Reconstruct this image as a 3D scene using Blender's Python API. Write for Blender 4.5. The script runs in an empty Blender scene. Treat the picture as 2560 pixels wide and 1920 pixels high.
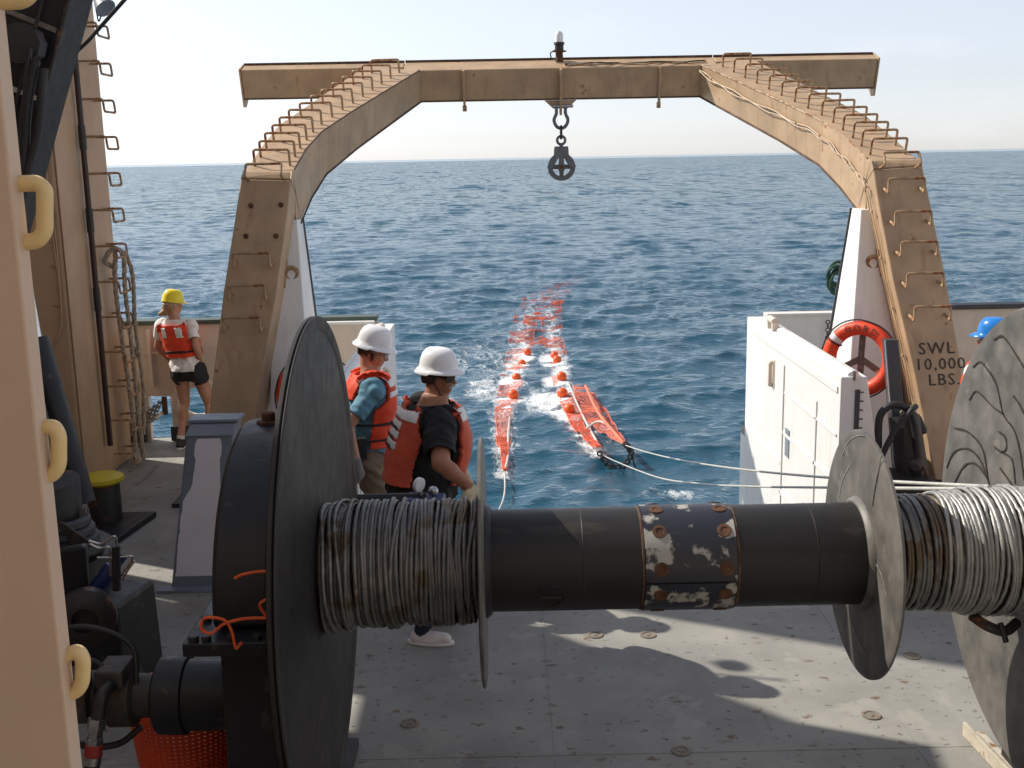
import bpy, bmesh, math, random
import numpy as np
from mathutils import Vector, Matrix, Euler

random.seed(7)
rng = np.random.default_rng(7)
scene = bpy.context.scene
R = math.radians

# ------------------------------------------------------------------ camera
FPX = 2815.0                                   # focal length in photograph pixels (2560 wide)
PITCH, YAW, ROLL = math.atan(566 / FPX), math.atan(18 / FPX), 0.0185
CAM = np.array([0.0, 0.0, 2.96])               # the eye, metres above the working deck
_f = np.array([math.sin(YAW) * math.cos(PITCH), math.cos(YAW) * math.cos(PITCH), -math.sin(PITCH)])
_r = np.cross(_f, [0, 0, 1.0]); _r /= np.linalg.norm(_r)
_u = np.cross(_r, _f)
_r, _u = math.cos(ROLL) * _r - math.sin(ROLL) * _u, math.cos(ROLL) * _u + math.sin(ROLL) * _r
cam_data = bpy.data.cameras.new('camera')
cam = bpy.data.objects.new('camera', cam_data)
scene.collection.objects.link(cam)
cam.matrix_world = Matrix(((_r[0], _u[0], -_f[0], CAM[0]), (_r[1], _u[1], -_f[1], CAM[1]),
                           (_r[2], _u[2], -_f[2], CAM[2]), (0, 0, 0, 1)))
cam_data.sensor_width = 36
cam_data.lens = 36 * FPX / 2560
cam_data.clip_start = 0.05
cam_data.clip_end = 40000
scene.camera = cam

# ------------------------------------------------------------------ light
SUN = Vector((-1.0, 0.5, 1.0)).normalized()    # towards the sun: high on the port side, a little astern
world = bpy.data.worlds.new('World'); scene.world = world; world.use_nodes = True
wn, wl = world.node_tree.nodes, world.node_tree.links
sky = wn.new('ShaderNodeTexSky'); sky.sky_type = 'NISHITA'; sky.sun_disc = False
sky.sun_elevation = math.asin(SUN.z)
sky.sun_rotation = math.atan2(SUN.x, SUN.y)
sky.altitude = 0; sky.air_density = 1.0; sky.dust_density = 0.3; sky.ozone_density = 3.0
bg = wn['Background']; bg.inputs['Strength'].default_value = 0.11
hs = wn.new('ShaderNodeHueSaturation'); hs.inputs['Saturation'].default_value = 0.32; wl.new(sky.outputs[0], hs.inputs['Color'])
wtc = wn.new('ShaderNodeTexCoord'); wmp = wn.new('ShaderNodeMapping'); wmp.inputs['Scale'].default_value = (1.0, 1.0, 3.2); wl.new(wtc.outputs['Generated'], wmp.inputs[0])
wnz = wn.new('ShaderNodeTexNoise'); wnz.inputs['Scale'].default_value = 4.2; wnz.inputs['Detail'].default_value = 7; wnz.inputs['Roughness'].default_value = .55; wl.new(wmp.outputs[0], wnz.inputs['Vector'])
wmr = wn.new('ShaderNodeMapRange'); wmr.inputs['From Min'].default_value = .58; wmr.inputs['From Max'].default_value = .80; wmr.inputs['To Max'].default_value = .35; wl.new(wnz.outputs['Fac'], wmr.inputs['Value'])
wmx = wn.new('ShaderNodeMix'); wmx.data_type = 'RGBA'; wl.new(wmr.outputs[0], wmx.inputs[0]); wl.new(hs.outputs[0], wmx.inputs[6]); wmx.inputs[7].default_value = (8.0, 7.7, 7.7, 1)   # thin cloud
wti = wn.new('ShaderNodeMix'); wti.data_type = 'RGBA'; wti.blend_type = 'MULTIPLY'; wti.inputs[0].default_value = 1; wl.new(wmx.outputs[2], wti.inputs[6]); wti.inputs[7].default_value = (.975, .985, 1.05, 1)
wl.new(wti.outputs[2], bg.inputs['Color'])
sun_data = bpy.data.lights.new('sun', 'SUN'); sun_data.energy = 4.2; sun_data.angle = R(0.53)
sun_data.color = (1.0, 0.93, 0.82)
sun = bpy.data.objects.new('sun', sun_data); scene.collection.objects.link(sun)
sun.rotation_euler = SUN.to_track_quat('Z', 'Y').to_euler(); sun.location = (-20, 10, 20)
vs = scene.view_settings
vs.view_transform = 'Standard'; vs.look = 'None'; vs.gamma = 1; vs.use_curve_mapping = False
vs.exposure = 0.45

# ------------------------------------------------------------------ helpers
def ray(px, py):
    return _f * FPX + _r * (px - 1280) - _u * (py - 960)
def atY(px, py, Y):
    d = ray(px, py); return CAM + d * (Y / d[1])
def atZ(px, py, Z):
    d = ray(px, py); return CAM + d * ((Z - CAM[2]) / d[2])
def atX(px, py, X):
    d = ray(px, py); return CAM + d * (X / d[0])
V = lambda *a: np.array(a[0] if len(a) == 1 else a, float)
def unit(v):
    v = np.asarray(v, float); return v / (np.linalg.norm(v) + 1e-12)

class MB:
    def __init__(s): s.v = []; s.f = []
    def add(s, vs, fs):
        o = len(s.v); s.v += [tuple(map(float, p)) for p in vs]; s.f += [tuple(i + o for i in f) for f in fs]; return s
    def hexa(s, p):                                  # bottom 4 (ccw), top 4
        return s.add(p, [(3, 2, 1, 0), (4, 5, 6, 7), (0, 1, 5, 4), (1, 2, 6, 5), (2, 3, 7, 6), (3, 0, 4, 7)])
    def box(s, c, d, rot=None):
        c = V(c); hx, hy, hz = [k / 2 for k in d]
        p = [V(x, y, z) for z in (-hz, hz) for x, y in ((-hx, -hy), (hx, -hy), (hx, hy), (-hx, hy))]
        if rot is not None:
            M = Euler(rot).to_matrix(); p = [V(M @ Vector(q)) for q in p]
        return s.hexa([c + q for q in p])
    def prism(s, poly, off):                         # closed polygon swept along off
        n = len(poly); off = V(off); p = [V(q) for q in poly]
        return s.add(p + [q + off for q in p], [tuple(range(n))[::-1], tuple(range(n, 2 * n))] +
                     [(i, (i + 1) % n, (i + 1) % n + n, i + n) for i in range(n)])
    def tube(s, pts, r, n=8, closed=False, caps=True, flat=1.0):
        P = [V(p) for p in pts]; m = len(P)
        rr = [r] * m if np.isscalar(r) else list(r)
        T = []
        for i in range(m):
            a = P[(i - 1) % m] if (closed or i > 0) else P[i]
            b = P[(i + 1) % m] if (closed or i < m - 1) else P[i]
            T.append(unit(b - a))
        ref = V(0, 0, 1) if abs(T[0][2]) < .9 else V(1, 0, 0)
        N = unit(np.cross(T[0], ref)); vs = []; fs = []
        for i in range(m):
            N = unit(N - T[i] * np.dot(N, T[i])); B = np.cross(T[i], N)
            k = 1.0
            if 0 < i < m - 1 or closed:
                d0 = unit(P[i] - P[i - 1]); k = 1 / max(.6, np.dot(d0, T[i]))
            for j in range(n):
                a = 2 * math.pi * j / n
                vs.append(P[i] + (N * math.cos(a) + B * math.sin(a) * flat) * rr[i] * (k if k < 1.3 else 1.3))
        L = m if closed else m - 1
        for i in range(L):
            for j in range(n):
                a, b = i * n, ((i + 1) % m) * n
                fs.append((a + j, a + (j + 1) % n, b + (j + 1) % n, b + j))
        if caps and not closed:
            fs.append(tuple(range(n))[::-1]); fs.append(tuple(range((m - 1) * n, m * n)))
        return s.add(vs, fs)
    def lathe(s, o, axis, prof, n=32, closed=False, sx=1.0, sy=1.0, ref=None):
        o = V(o); A = unit(axis)
        if ref is None: ref = V(0, 0, 1) if abs(A[2]) < .9 else V(0, 1, 0)
        X = unit(np.cross(ref, A)); Y = np.cross(A, X); vs = []; fs = []
        for (r, h) in prof:
            for j in range(n):
                a = 2 * math.pi * j / n
                vs.append(o + A * h + X * (r * sx * math.cos(a)) + Y * (r * sy * math.sin(a)))
        m = len(prof)
        for i in range(m if closed else m - 1):
            a, b = i * n, ((i + 1) % m) * n
            for j in range(n): fs.append((a + j, a + (j + 1) % n, b + (j + 1) % n, b + j))
        if not closed:
            if prof[0][0] > 1e-6: fs.append(tuple(range(n))[::-1])
            if prof[-1][0] > 1e-6: fs.append(tuple(range((m - 1) * n, m * n)))
        return s.add(vs, fs)
    def cyl(s, a, b, r, n=16, r2=None):
        a, b = V(a), V(b); L = np.linalg.norm(b - a)
        return s.lathe(a, b - a, [(r, 0), (r if r2 is None else r2, L)], n)
    def ball(s, c, r, n=16, m=10, rot=None):
        r = [r] * 3 if np.isscalar(r) else r; vs = []; fs = []; c = V(c)
        M = Euler(rot).to_matrix() if rot is not None else None
        for i in range(m + 1):
            t = math.pi * i / m
            for j in range(n):
                a = 2 * math.pi * j / n
                q = V(r[0] * math.sin(t) * math.cos(a), r[1] * math.sin(t) * math.sin(a), r[2] * math.cos(t))
                if M is not None: q = V(M @ Vector(q))
                vs.append(c + q)
        for i in range(m):
            for j in range(n):
                a, b = i * n, (i + 1) * n
                fs.append((a + j, b + j, b + (j + 1) % n, a + (j + 1) % n))
        return s.add(vs, fs)
    def torus(s, c, axis, r1, r2, n=24, m=8, a0=0, a1=2 * math.pi):
        A = unit(axis); ref = V(0, 0, 1) if abs(A[2]) < .9 else V(1, 0, 0)
        X = unit(np.cross(ref, A)); Y = np.cross(A, X); c = V(c); full = a1 - a0 > 6.28
        k = n if full else n + 1
        return s.tube([c + (X * math.cos(a0 + (a1 - a0) * i / n) + Y * math.sin(a0 + (a1 - a0) * i / n)) * r1 for i in range(k)], r2, m, closed=full)
    def build(s, name, mat, parent=None, smooth=40, bevel=0, wloc=None):
        """links everything added so far as ONE mesh object; vertices are given in world space"""
        o = V(0, 0, 0)
        if parent is not None: o = V(wpos(parent))
        elif wloc is not None: o = V(wloc)
        me = bpy.data.meshes.new(name)
        me.from_pydata([(p[0] - o[0], p[1] - o[1], p[2] - o[2]) for p in s.v], [], s.f)
        bm = bmesh.new(); bm.from_mesh(me); bmesh.ops.remove_doubles(bm, verts=bm.verts, dist=1e-5)
        bmesh.ops.recalc_face_normals(bm, faces=bm.faces); bm.to_mesh(me); bm.free()
        return link(name, me, mat, parent, smooth, bevel, o if parent is None else (0, 0, 0))

def wpos(o):
    p = V(o.location)
    while o.parent is not None:
        o = o.parent; p = p + V(o.location)
    return p
def link(name, me, mat, parent=None, smooth=40, bevel=0, loc=(0, 0, 0)):
    if mat is not None and not me.materials: me.materials.append(mat)
    if smooth:
        me.polygons.foreach_set('use_smooth', [True] * len(me.polygons))
        try: me.set_sharp_from_angle(angle=R(smooth))
        except Exception: pass
    ob = bpy.data.objects.new(name, me); scene.collection.objects.link(ob)
    ob.location = tuple(loc); ob.parent = parent
    if bevel:
        b = ob.modifiers.new('bevel', 'BEVEL'); b.width = bevel; b.segments = 2; b.limit_method = 'ANGLE'; b.angle_limit = R(35)
        b.harden_normals = False
    return ob
def tag(o, label=None, cat=None, group=None, kind=None):
    for k, v in (('label', label), ('category', cat), ('group', group), ('kind', kind)):
        if v: o[k] = v
    return o
def thing(name, loc, label, cat, group=None):
    o = bpy.data.objects.new(name, None); o.empty_display_size = .1
    scene.collection.objects.link(o); o.location = tuple(map(float, loc))
    return tag(o, label, cat, group)
def text_mesh(txt, size, extrude=0.002, spacing=1.0):
    cu = bpy.data.curves.new('t', 'FONT'); cu.body = txt; cu.size = size; cu.extrude = extrude; cu.align_x = 'CENTER'; cu.align_y = 'CENTER'
    cu.space_character = spacing; cu.resolution_u = 2
    ob = bpy.data.objects.new('t', cu); scene.collection.objects.link(ob)
    dg = bpy.context.evaluated_depsgraph_get()
    me = bpy.data.meshes.new_from_object(ob.evaluated_get(dg))
    bpy.data.objects.remove(ob); bpy.data.curves.remove(cu)
    return me
def put_text(name, txt, size, c, xdir, updir, mat, parent, spacing=1.0, extrude=0.002, fit=None, bold=0):
    """flat lettering lying at c, reading along xdir, its top towards updir"""
    me = text_mesh(txt, size, extrude, spacing)
    X = Vector(unit(xdir)); U = Vector(unit(updir)); U = (U - X * U.dot(X)).normalized(); N = X.cross(U)
    o = wpos(parent); c = Vector(V(c) - o)
    for v in me.vertices:
        q = v.co.copy(); v.co = c + X * q.x + U * q.y + N * q.z
    me.materials.clear()
    return link(name, me, mat, parent, 0)
def rounded(pts, r, seg=4):
    """polyline with its inner corners rounded"""
    P = [V(p) for p in pts]; out = [P[0]]
    for i in range(1, len(P) - 1):
        a, b = unit(P[i - 1] - P[i]), unit(P[i + 1] - P[i])
        d = min(r, .45 * np.linalg.norm(P[i - 1] - P[i]), .45 * np.linalg.norm(P[i + 1] - P[i]))
        p0, p2 = P[i] + a * d, P[i] + b * d
        for k in range(seg + 1):
            t = k / seg; out.append((1 - t) ** 2 * p0 + 2 * t * (1 - t) * P[i] + t * t * p2)
    out.append(P[-1]); return out
def smooth_path(pts, n=8):
    """Catmull-Rom through the points"""
    P = [V(p) for p in pts]; P = [2 * P[0] - P[1]] + P + [2 * P[-1] - P[-2]]; out = []
    for i in range(1, len(P) - 2):
        for k in range(n):
            t = k / n; a, b, c, d = P[i - 1:i + 3]
            out.append(.5 * (2 * b + (c - a) * t + (2 * a - 5 * b + 4 * c - d) * t * t + (3 * b - a - 3 * c + d) * t ** 3))
    out.append(P[-2]); return out
_perm = rng.random((256, 256))
def vnoise(x, y):
    """smooth value noise on arrays, 0..1"""
    xi = np.floor(x).astype(int); yi = np.floor(y).astype(int); fx = x - xi; fy = y - yi
    fx = fx * fx * (3 - 2 * fx); fy = fy * fy * (3 - 2 * fy); g = lambda a, b: _perm[a % 256, b % 256]
    return (g(xi, yi) * (1 - fx) + g(xi + 1, yi) * fx) * (1 - fy) + (g(xi, yi + 1) * (1 - fx) + g(xi + 1, yi + 1) * fx) * fy

# ------------------------------------------------------------------ materials
def mat(name, col, rough=.5, metal=0.0, var=.18, scale=3.0, rust=0.0, rustcol=(.16, .055, .018), rscale=7.0, bump=.15, bscale=60.0,
        streak=0.0, second=None, samt=.5, sscale=5.0, spec=.5, stretch=(1, 1, 1), emis=None):
    """painted or worn surface: a base colour with soft variation, an optional second colour in patches, rust and fine relief"""
    m = bpy.data.materials.new(name); m.use_nodes = True
    nt = m.node_tree; N = nt.nodes; L = nt.links; P = N['Principled BSDF']
    tc = N.new('ShaderNodeTexCoord'); mp = N.new('ShaderNodeMapping'); mp.inputs['Scale'].default_value = stretch
    L.new(tc.outputs['Object'], mp.inputs[0]); vec = mp.outputs[0]
    def nz(sc, det=4.0, rg=.55, v=vec):
        n = N.new('ShaderNodeTexNoise'); n.inputs['Scale'].default_value = sc; n.inputs['Detail'].default_value = det
        n.inputs['Roughness'].default_value = rg; L.new(v, n.inputs['Vector']); return n.outputs['Fac']
    def ramp(src, a, b, c0=0.0, c1=1.0):
        r = N.new('ShaderNodeMapRange'); r.inputs['From Min'].default_value = a; r.inputs['From Max'].default_value = b
        r.inputs['To Min'].default_value = c0; r.inputs['To Max'].default_value = c1; r.clamp = True; L.new(src, r.inputs['Value']); return r.outputs[0]
    def mix(fac, a, b):
        x = N.new('ShaderNodeMix'); x.data_type = 'RGBA'
        if isinstance(fac, float): x.inputs[0].default_value = fac
        else: L.new(fac, x.inputs[0])
        for i, c in ((6, a), (7, b)):
            if isinstance(c, tuple): x.inputs[i].default_value = (*c, 1)
            else: L.new(c, x.inputs[i])
        return x.outputs[2]
    lo = tuple(k * (1 - var) for k in col); hi = tuple(min(1, k * (1 + var)) for k in col)
    c = mix(ramp(nz(scale), .3, .7), lo, hi)
    rg = rough
    if second is not None:
        k = ramp(nz(sscale, 6, .6), 1 - samt - .02, 1 - samt + .02) if samt < 1 else None
        c = mix(k, c, second)
    if streak:
        m2 = N.new('ShaderNodeMapping'); m2.inputs['Scale'].default_value = (1, 1, .07); L.new(tc.outputs['Object'], m2.inputs[0])
        k = ramp(nz(14, 3, .5, m2.outputs[0]), .55, .8, 0, streak)
        c = mix(k, c, tuple(x * .45 for x in col) if not rust else tuple(.5 * x + .5 * y for x, y in zip(col, rustcol)))
    rough_out = None
    if rust:
        k = ramp(nz(rscale, 7, .68), 1 - rust - .04, 1 - rust + .05)
        c = mix(k, c, mix(nz(40, 3), rustcol, tuple(x * 2.0 for x in rustcol)))
        rough_out = ramp(k, 0, 1, rough, .85)
    L.new(c, P.inputs['Base Color'])
    if rough_out is None: rough_out = ramp(nz(scale * 4, 4), .25, .75, max(.03, rough - .1), min(1, rough + .12))
    L.new(rough_out, P.inputs['Roughness'])
    P.inputs['Metallic'].default_value = metal
    P.inputs['Specular IOR Level'].default_value = spec
    if bump:
        b = N.new('ShaderNodeBump'); b.inputs['Strength'].default_value = bump; b.inputs['Distance'].default_value = .004
        L.new(nz(bscale, 5, .6), b.inputs['Height']); L.new(b.outputs[0], P.inputs['Normal'])
    return m

M = {}
M['tan'] = mat('tan_paint', (.44, .305, .185), .5, rust=.34, rscale=6, streak=.75, var=.18, bump=.25, bscale=25)
M['tan_rung'] = mat('rung_paint', (.38, .26, .145), .5, rust=.47, rscale=16, var=.15)
M['mast'] = mat('mast_paint', (.45, .30, .18), .5, streak=.4, var=.1, bump=.2, bscale=20, rust=.22, rscale=6)
M['house'] = mat('bulkhead_paint', (.60, .445, .325), .5, var=.06, bump=.12, bscale=120)
M['cream'] = mat('cream_paint', (.74, .55, .26), .4, var=.08, bump=.15, bscale=80, rust=.24, rscale=16)
M['white'] = mat('white_paint', (.76, .76, .745), .4, var=.05, rust=.27, rscale=4.5, streak=.35, bump=.2, bscale=14)
M['offwhite'] = mat('bulwark_paint', (.66, .57, .48), .5, var=.08, rust=.25, rscale=5, streak=.3, bump=.2, bscale=14)
M['green'] = mat('green_cap_paint', (.06, .085, .068), .5, var=.25, rust=.33, rscale=6)
M['rail_dark'] = mat('dark_cap_paint', (.045, .045, .05), .5, var=.25, rust=.3)
M['black'] = mat('black_paint', (.016, .0165, .019), .42, spec=.4, var=.35, bump=.25, bscale=40, second=(.05, .046, .042), samt=.36, sscale=7)
M['blackr'] = mat('black_rusty_paint', (.025, .023, .024), .5, var=.35, rust=.36, rscale=9, bump=.35, bscale=40)
M['rubber'] = mat('rubber', (.02, .02, .022), .55, var=.3, bump=.2, bscale=90)
M['drum'] = mat('drum_paint', (.020, .0185, .0185), .45, spec=.35, var=.2, bump=.15, bscale=60, stretch=(.35, 1, 1), second=(.034, .029, .025), samt=.38, sscale=9)
M['bore'] = mat('recess', (.008, .008, .008), .7, var=.1, bump=0)
M['rust'] = mat('rusty_steel', (.095, .042, .02), .8, var=.4, scale=20, bump=.4, bscale=60)
M['steel'] = mat('bright_steel', (.45, .45, .46), .28, metal=.9, var=.1, scale=15)
M['chrome'] = mat('chromed_rod', (.62, .63, .66), .14, metal=1, var=.04, bump=0)
M['grey'] = mat('grey_blue_paint', (.20, .235, .29), .5, var=.12, bump=.15)
M['wire'] = mat('wire_rope', (.21, .205, .20), .45, metal=.45, var=.35, scale=9, bump=.4, bscale=160, second=(.15, .115, .08), samt=.46, sscale=4.0)
M['wire2'] = mat('wire_rope_bright', (.36, .355, .34), .42, metal=.5, var=.2, scale=9, bump=.4, bscale=160)
M['warp'] = mat('tow_wire', (.55, .54, .50), .45, metal=.3, var=.15, scale=9)
M['rope'] = mat('manila_rope', (.36, .30, .235), .85, var=.3, scale=30, bump=.8, bscale=120)
M['greenrope'] = mat('green_rope', (.03, .09, .06), .8, var=.4, scale=30, bump=.8, bscale=90)
M['twine'] = mat('orange_twine', (.80, .12, .03), .7, var=.15, scale=20)
M['yellow'] = mat('yellow_paint', (.60, .47, .02), .5, var=.12, scale=9, bump=.3, bscale=45)
M['orange'] = mat('orange_plastic', (.72, .075, .012), .45, var=.12, scale=6)
M['float'] = mat('float_plastic', (.80, .10, .012), .4, var=.1, scale=6)
M['net'] = mat('net_twine', (.78, .17, .09), .7, var=.2, scale=4)
M['ring'] = mat('lifebuoy_orange', (.78, .06, .015), .5, var=.1, scale=5)
M['tape'] = mat('reflective_tape', (.72, .72, .72), .35, var=.08, scale=30, bump=.5, bscale=50)
M['ink'] = mat('stencil_ink', (.035, .025, .02), .6, var=.3, scale=30)
M['edge'] = mat('rusted_edge', (.10, .06, .035), .75, var=.5, scale=14, rust=.5, rscale=9, rustcol=(.05, .022, .012), bump=.4)
M['glass'] = mat('clear_lens', (.8, .82, .83), .1, var=.03, bump=0)
M['blue'] = mat('blue_paint', (.015, .03, .12), .4, var=.2)
M['yelgrip'] = mat('grating', (.16, .13, .105), .8, var=.4, scale=30, bump=.6)
M['grease'] = mat('greasy_casting', (.05, .042, .035), .55, var=.5, scale=12, rust=.38, rscale=10, rustcol=(.10, .055, .03), bump=.5, bscale=30)
# people
M['skin'] = mat('skin', (.46, .235, .155), .5, var=.12, scale=14, bump=.1, bscale=90)
M['skin2'] = mat('tanned_skin', (.34, .15, .09), .5, var=.14, scale=14, bump=.1, bscale=90)
M['hair'] = mat('brown_hair', (.05, .028, .016), .6, var=.4, scale=40, bump=.9, bscale=90)
M['fairhair'] = mat('fair_hair', (.30, .19, .10), .6, var=.4, scale=40, bump=1, bscale=80)
M['greyhair'] = mat('grey_moustache', (.42, .39, .36), .7, var=.3, scale=60, bump=1, bscale=120)
M['vest'] = mat('life_vest_orange', (.72, .055, .015), .7, var=.12, scale=9, bump=.5, bscale=24)
M['vest2'] = mat('faded_work_vest', (.56, .085, .04), .65, var=.15, scale=6, bump=.3, bscale=18)
M['web'] = mat('black_webbing', (.018, .018, .024), .8, var=.3, bump=.4)
M['tee_white'] = mat('white_cotton', (.74, .73, .72), .85, var=.06, bump=.7, bscale=14)
M['tee_black'] = mat('black_cotton', (.010, .010, .013), .9, var=.3, bump=.7, bscale=14)
M['tee_blue'] = mat('blue_cotton', (.11, .26, .36), .85, var=.12, bump=.8, bscale=14)
M['shorts'] = mat('black_shorts', (.012, .012, .015), .8, var=.3, bump=.6, bscale=16)
M['navy'] = mat('navy_trousers', (.014, .018, .045), .85, var=.3, bump=.7, bscale=14)
M['khaki'] = mat('khaki_trousers', (.20, .15, .11), .85, var=.2, bump=.7, bscale=14)
M['helm_white'] = mat('white_hard_hat', (.80, .81, .84), .22, var=.02, bump=0)
M['helm_yellow'] = mat('yellow_hard_hat', (.80, .68, .03), .25, var=.04, bump=0)
M['helm_blue'] = mat('blue_hard_hat', (.02, .20, .62), .25, var=.05, bump=0)
M['lens'] = mat('dark_lens', (.008, .008, .010), .08, var=.1, bump=0)
M['glove'] = mat('cotton_glove', (.56, .48, .30), .9, var=.15, scale=20, bump=.8)
M['sock'] = mat('white_sock', (.7, .69, .67), .9, var=.06)
M['shoe'] = mat('white_trainer', (.60, .56, .54), .6, var=.12, scale=16)
M['shoeblk'] = mat('black_trainer', (.03, .028, .028), .6, var=.4, scale=16)
# ================================================================== the sea
SEA_Z = -1.65
XC = 0.755                                      # the ship's centre line
wv = np.random.default_rng(21)
_lam = np.geomspace(.24, 4.2, 72) * wv.uniform(.92, 1.08, 72)
_dir = R(-62) + wv.normal(0, .55, 72)            # waves run towards the ship's starboard quarter
_amp = .029 * _lam / (2 * math.pi) * np.clip(1.3 - .22 * _lam, .4, 1.2) * wv.uniform(.6, 1.3, 72)
_ph = wv.uniform(0, 6.28, 72)
def sea_field(x, y, spacing=None, full=True):
    """height and choppy sideways shift of the waves at x, y (spacing: local mesh size, waves shorter than that fade)"""
    h = np.zeros_like(x); dx = np.zeros_like(x); dy = np.zeros_like(x)
    gust = .75 + .5 * vnoise(x / 13 + 40, y / 19 + 40)
    for l, d, a, p in zip(_lam, _dir, _amp, _ph):
        k = 2 * math.pi / l
        w = a * gust if l < 3 else a
        if spacing is not None: w = w * np.clip((l / spacing - 1.6) / 1.6, 0, 1)
        t = k * (math.cos(d) * x + math.sin(d) * y) + p
        h += w * np.cos(t)
        if full: dx -= .85 * w * math.cos(d) * np.sin(t); dy -= .85 * w * math.sin(d) * np.sin(t)
    return h, dx, dy

# the trawl's lines on the water, from the photograph
NETL = [atZ(*p, SEA_Z) for p in ((1262, 1192), (1262, 1150), (1259, 1095), (1258, 1045), (1266, 1000), (1277, 955), (1298, 880), (1306, 830), (1322, 780), (1352, 735), (1400, 700))]
NETR = [atZ(*p, SEA_Z) for p in ((1499, 1149), (1478, 1120), (1448, 1070), (1424, 1010), (1408, 955), (1396, 900), (1384, 850), (1378, 800), (1372, 765), (1395, 725))]
WL = [.03, .10, .20, .26, .30, .32, .36, .42, .45, .42, .30]
WR = [.04, .12, .20, .22, .24, .26, .30, .34, .40, .35]
FLOATS = [(1319, 888, .11), (1386, 888, .11), (1305, 909, .105), (1393, 909, .115), (1291, 951, .11), (1404, 948, .125), (1283, 992, .125), (1406, 993, .125), (1423, 1032, .125)]
FPOS = [atZ(a, b, SEA_Z) for a, b, _ in FLOATS]

def build_sea():
    hcam = CAM[2] - SEA_Z
    dense = np.linspace(R(-31), R(31), 600)
    ang = np.concatenate([np.linspace(-math.pi, R(-31), 60)[:-1], dense, np.linspace(R(31), math.pi, 60)[1:]])
    dep = np.concatenate([np.linspace(R(60), R(22), 24)[:-1], np.linspace(R(22), R(.75), 760), np.geomspace(R(.73), R(.016), 46)])
    rad = hcam / np.tan(dep)
    A, Rr = np.meshgrid(ang, rad)
    X = np.sin(A) * Rr; Y = np.cos(A) * Rr
    dr = np.gradient(rad)[:, None] * np.ones_like(A)
    da = Rr * np.gradient(ang)[None, :]
    sp = np.maximum(np.minimum(dr, 3.2) * .7, np.minimum(da, 60))
    h, dx, dy = sea_field(X, Y, sp)
    fade = np.clip(1.6 - Rr / 900, 0, 1)
    h *= fade; dx *= fade; dy *= fade
    # froth: around the net and floats, at a few crests, and churned along the quarter
    foam = np.zeros_like(X)
    for line, wid in ((NETL, WL), (NETR, WR)):
        for (p, q), (w0, w1) in zip(zip(line[:-1], line[1:]), zip(wid[:-1], wid[1:])):
            d = q - p; L2 = d[0] ** 2 + d[1] ** 2
            t = np.clip(((X - p[0]) * d[0] + (Y - p[1]) * d[1]) / L2, 0, 1)
            dist = np.hypot(X - p[0] - t * d[0], Y - p[1] - t * d[1]); w = w0 + (w1 - w0) * t
            foam = np.maximum(foam, np.clip(.66 - .012 * np.maximum(0, Y - 26), .45, .66) * np.exp(-(dist / (w + .28)) ** 2))
    for p in FPOS:
        foam = np.maximum(foam, .86 * np.exp(-(((X - p[0] + .1) / .50) ** 2 + ((Y - p[1] + .2) / .7) ** 2)))
    mx, my = .68, 21.2                                # the broken water between the two wings
    foam = np.maximum(foam, .72 * np.exp(-(((X - mx) / .75) ** 2 + ((Y - my) / 2.6) ** 2)))
    foam = np.maximum(foam, .66 * np.exp(-(((X + .35) / 1.1) ** 2 + ((Y - 22.5) / 2.2) ** 2)))
    foam = np.maximum(foam, .62 * np.exp(-(((X - 1.75) / .45) ** 2 + ((Y - 18.6) / 1.6) ** 2)))
    foam = np.maximum(foam, .62 * np.exp(-(((X - 2.35) / .55) ** 2 + ((Y - 15.0) / .5) ** 2)))
    churn = vnoise(X * .23 + 5, Y * .16) * np.clip(1.3 - abs(X - .8) / 5.5, 0, 1) * np.clip(1.35 - abs(Y - 22) / 16, 0, 1)
    foam = np.maximum(foam, .66 * churn)
    foam = np.maximum(foam, np.clip((h - .22) * 1.6, 0, .50) * (vnoise(X * .3, Y * .2) > .62))
    rough = np.clip(1 - abs(Y - 21) / 6, 0, 1) * np.clip(1 - abs(X - .6) / 2.6, 0, 1)
    h = h + rough * .10 * (vnoise(X * 2.2, Y * 1.6) - .5)
    co = np.stack([X + dx, Y + dy, SEA_Z + h], -1).reshape(-1, 3)
    nr, na = X.shape
    i = np.arange(nr - 1)[:, None] * na + np.arange(na - 1)[None, :]
    quads = np.stack([i, i + 1, i + na + 1, i + na], -1).reshape(-1, 4)
    me = bpy.data.meshes.new('sea')
    me.vertices.add(len(co)); me.vertices.foreach_set('co', co.ravel())
    me.loops.add(quads.size); me.loops.foreach_set('vertex_index', quads.ravel().astype(np.int32))
    me.polygons.add(len(quads)); me.polygons.foreach_set('loop_start', np.arange(0, quads.size, 4, dtype=np.int32))
    me.update(); me.validate()
    at = me.attributes.new('foam', 'FLOAT', 'POINT'); at.data.foreach_set('value', foam.ravel().astype(np.float32))
    me.polygons.foreach_set('use_smooth', [True] * len(me.polygons))
    return me

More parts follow.
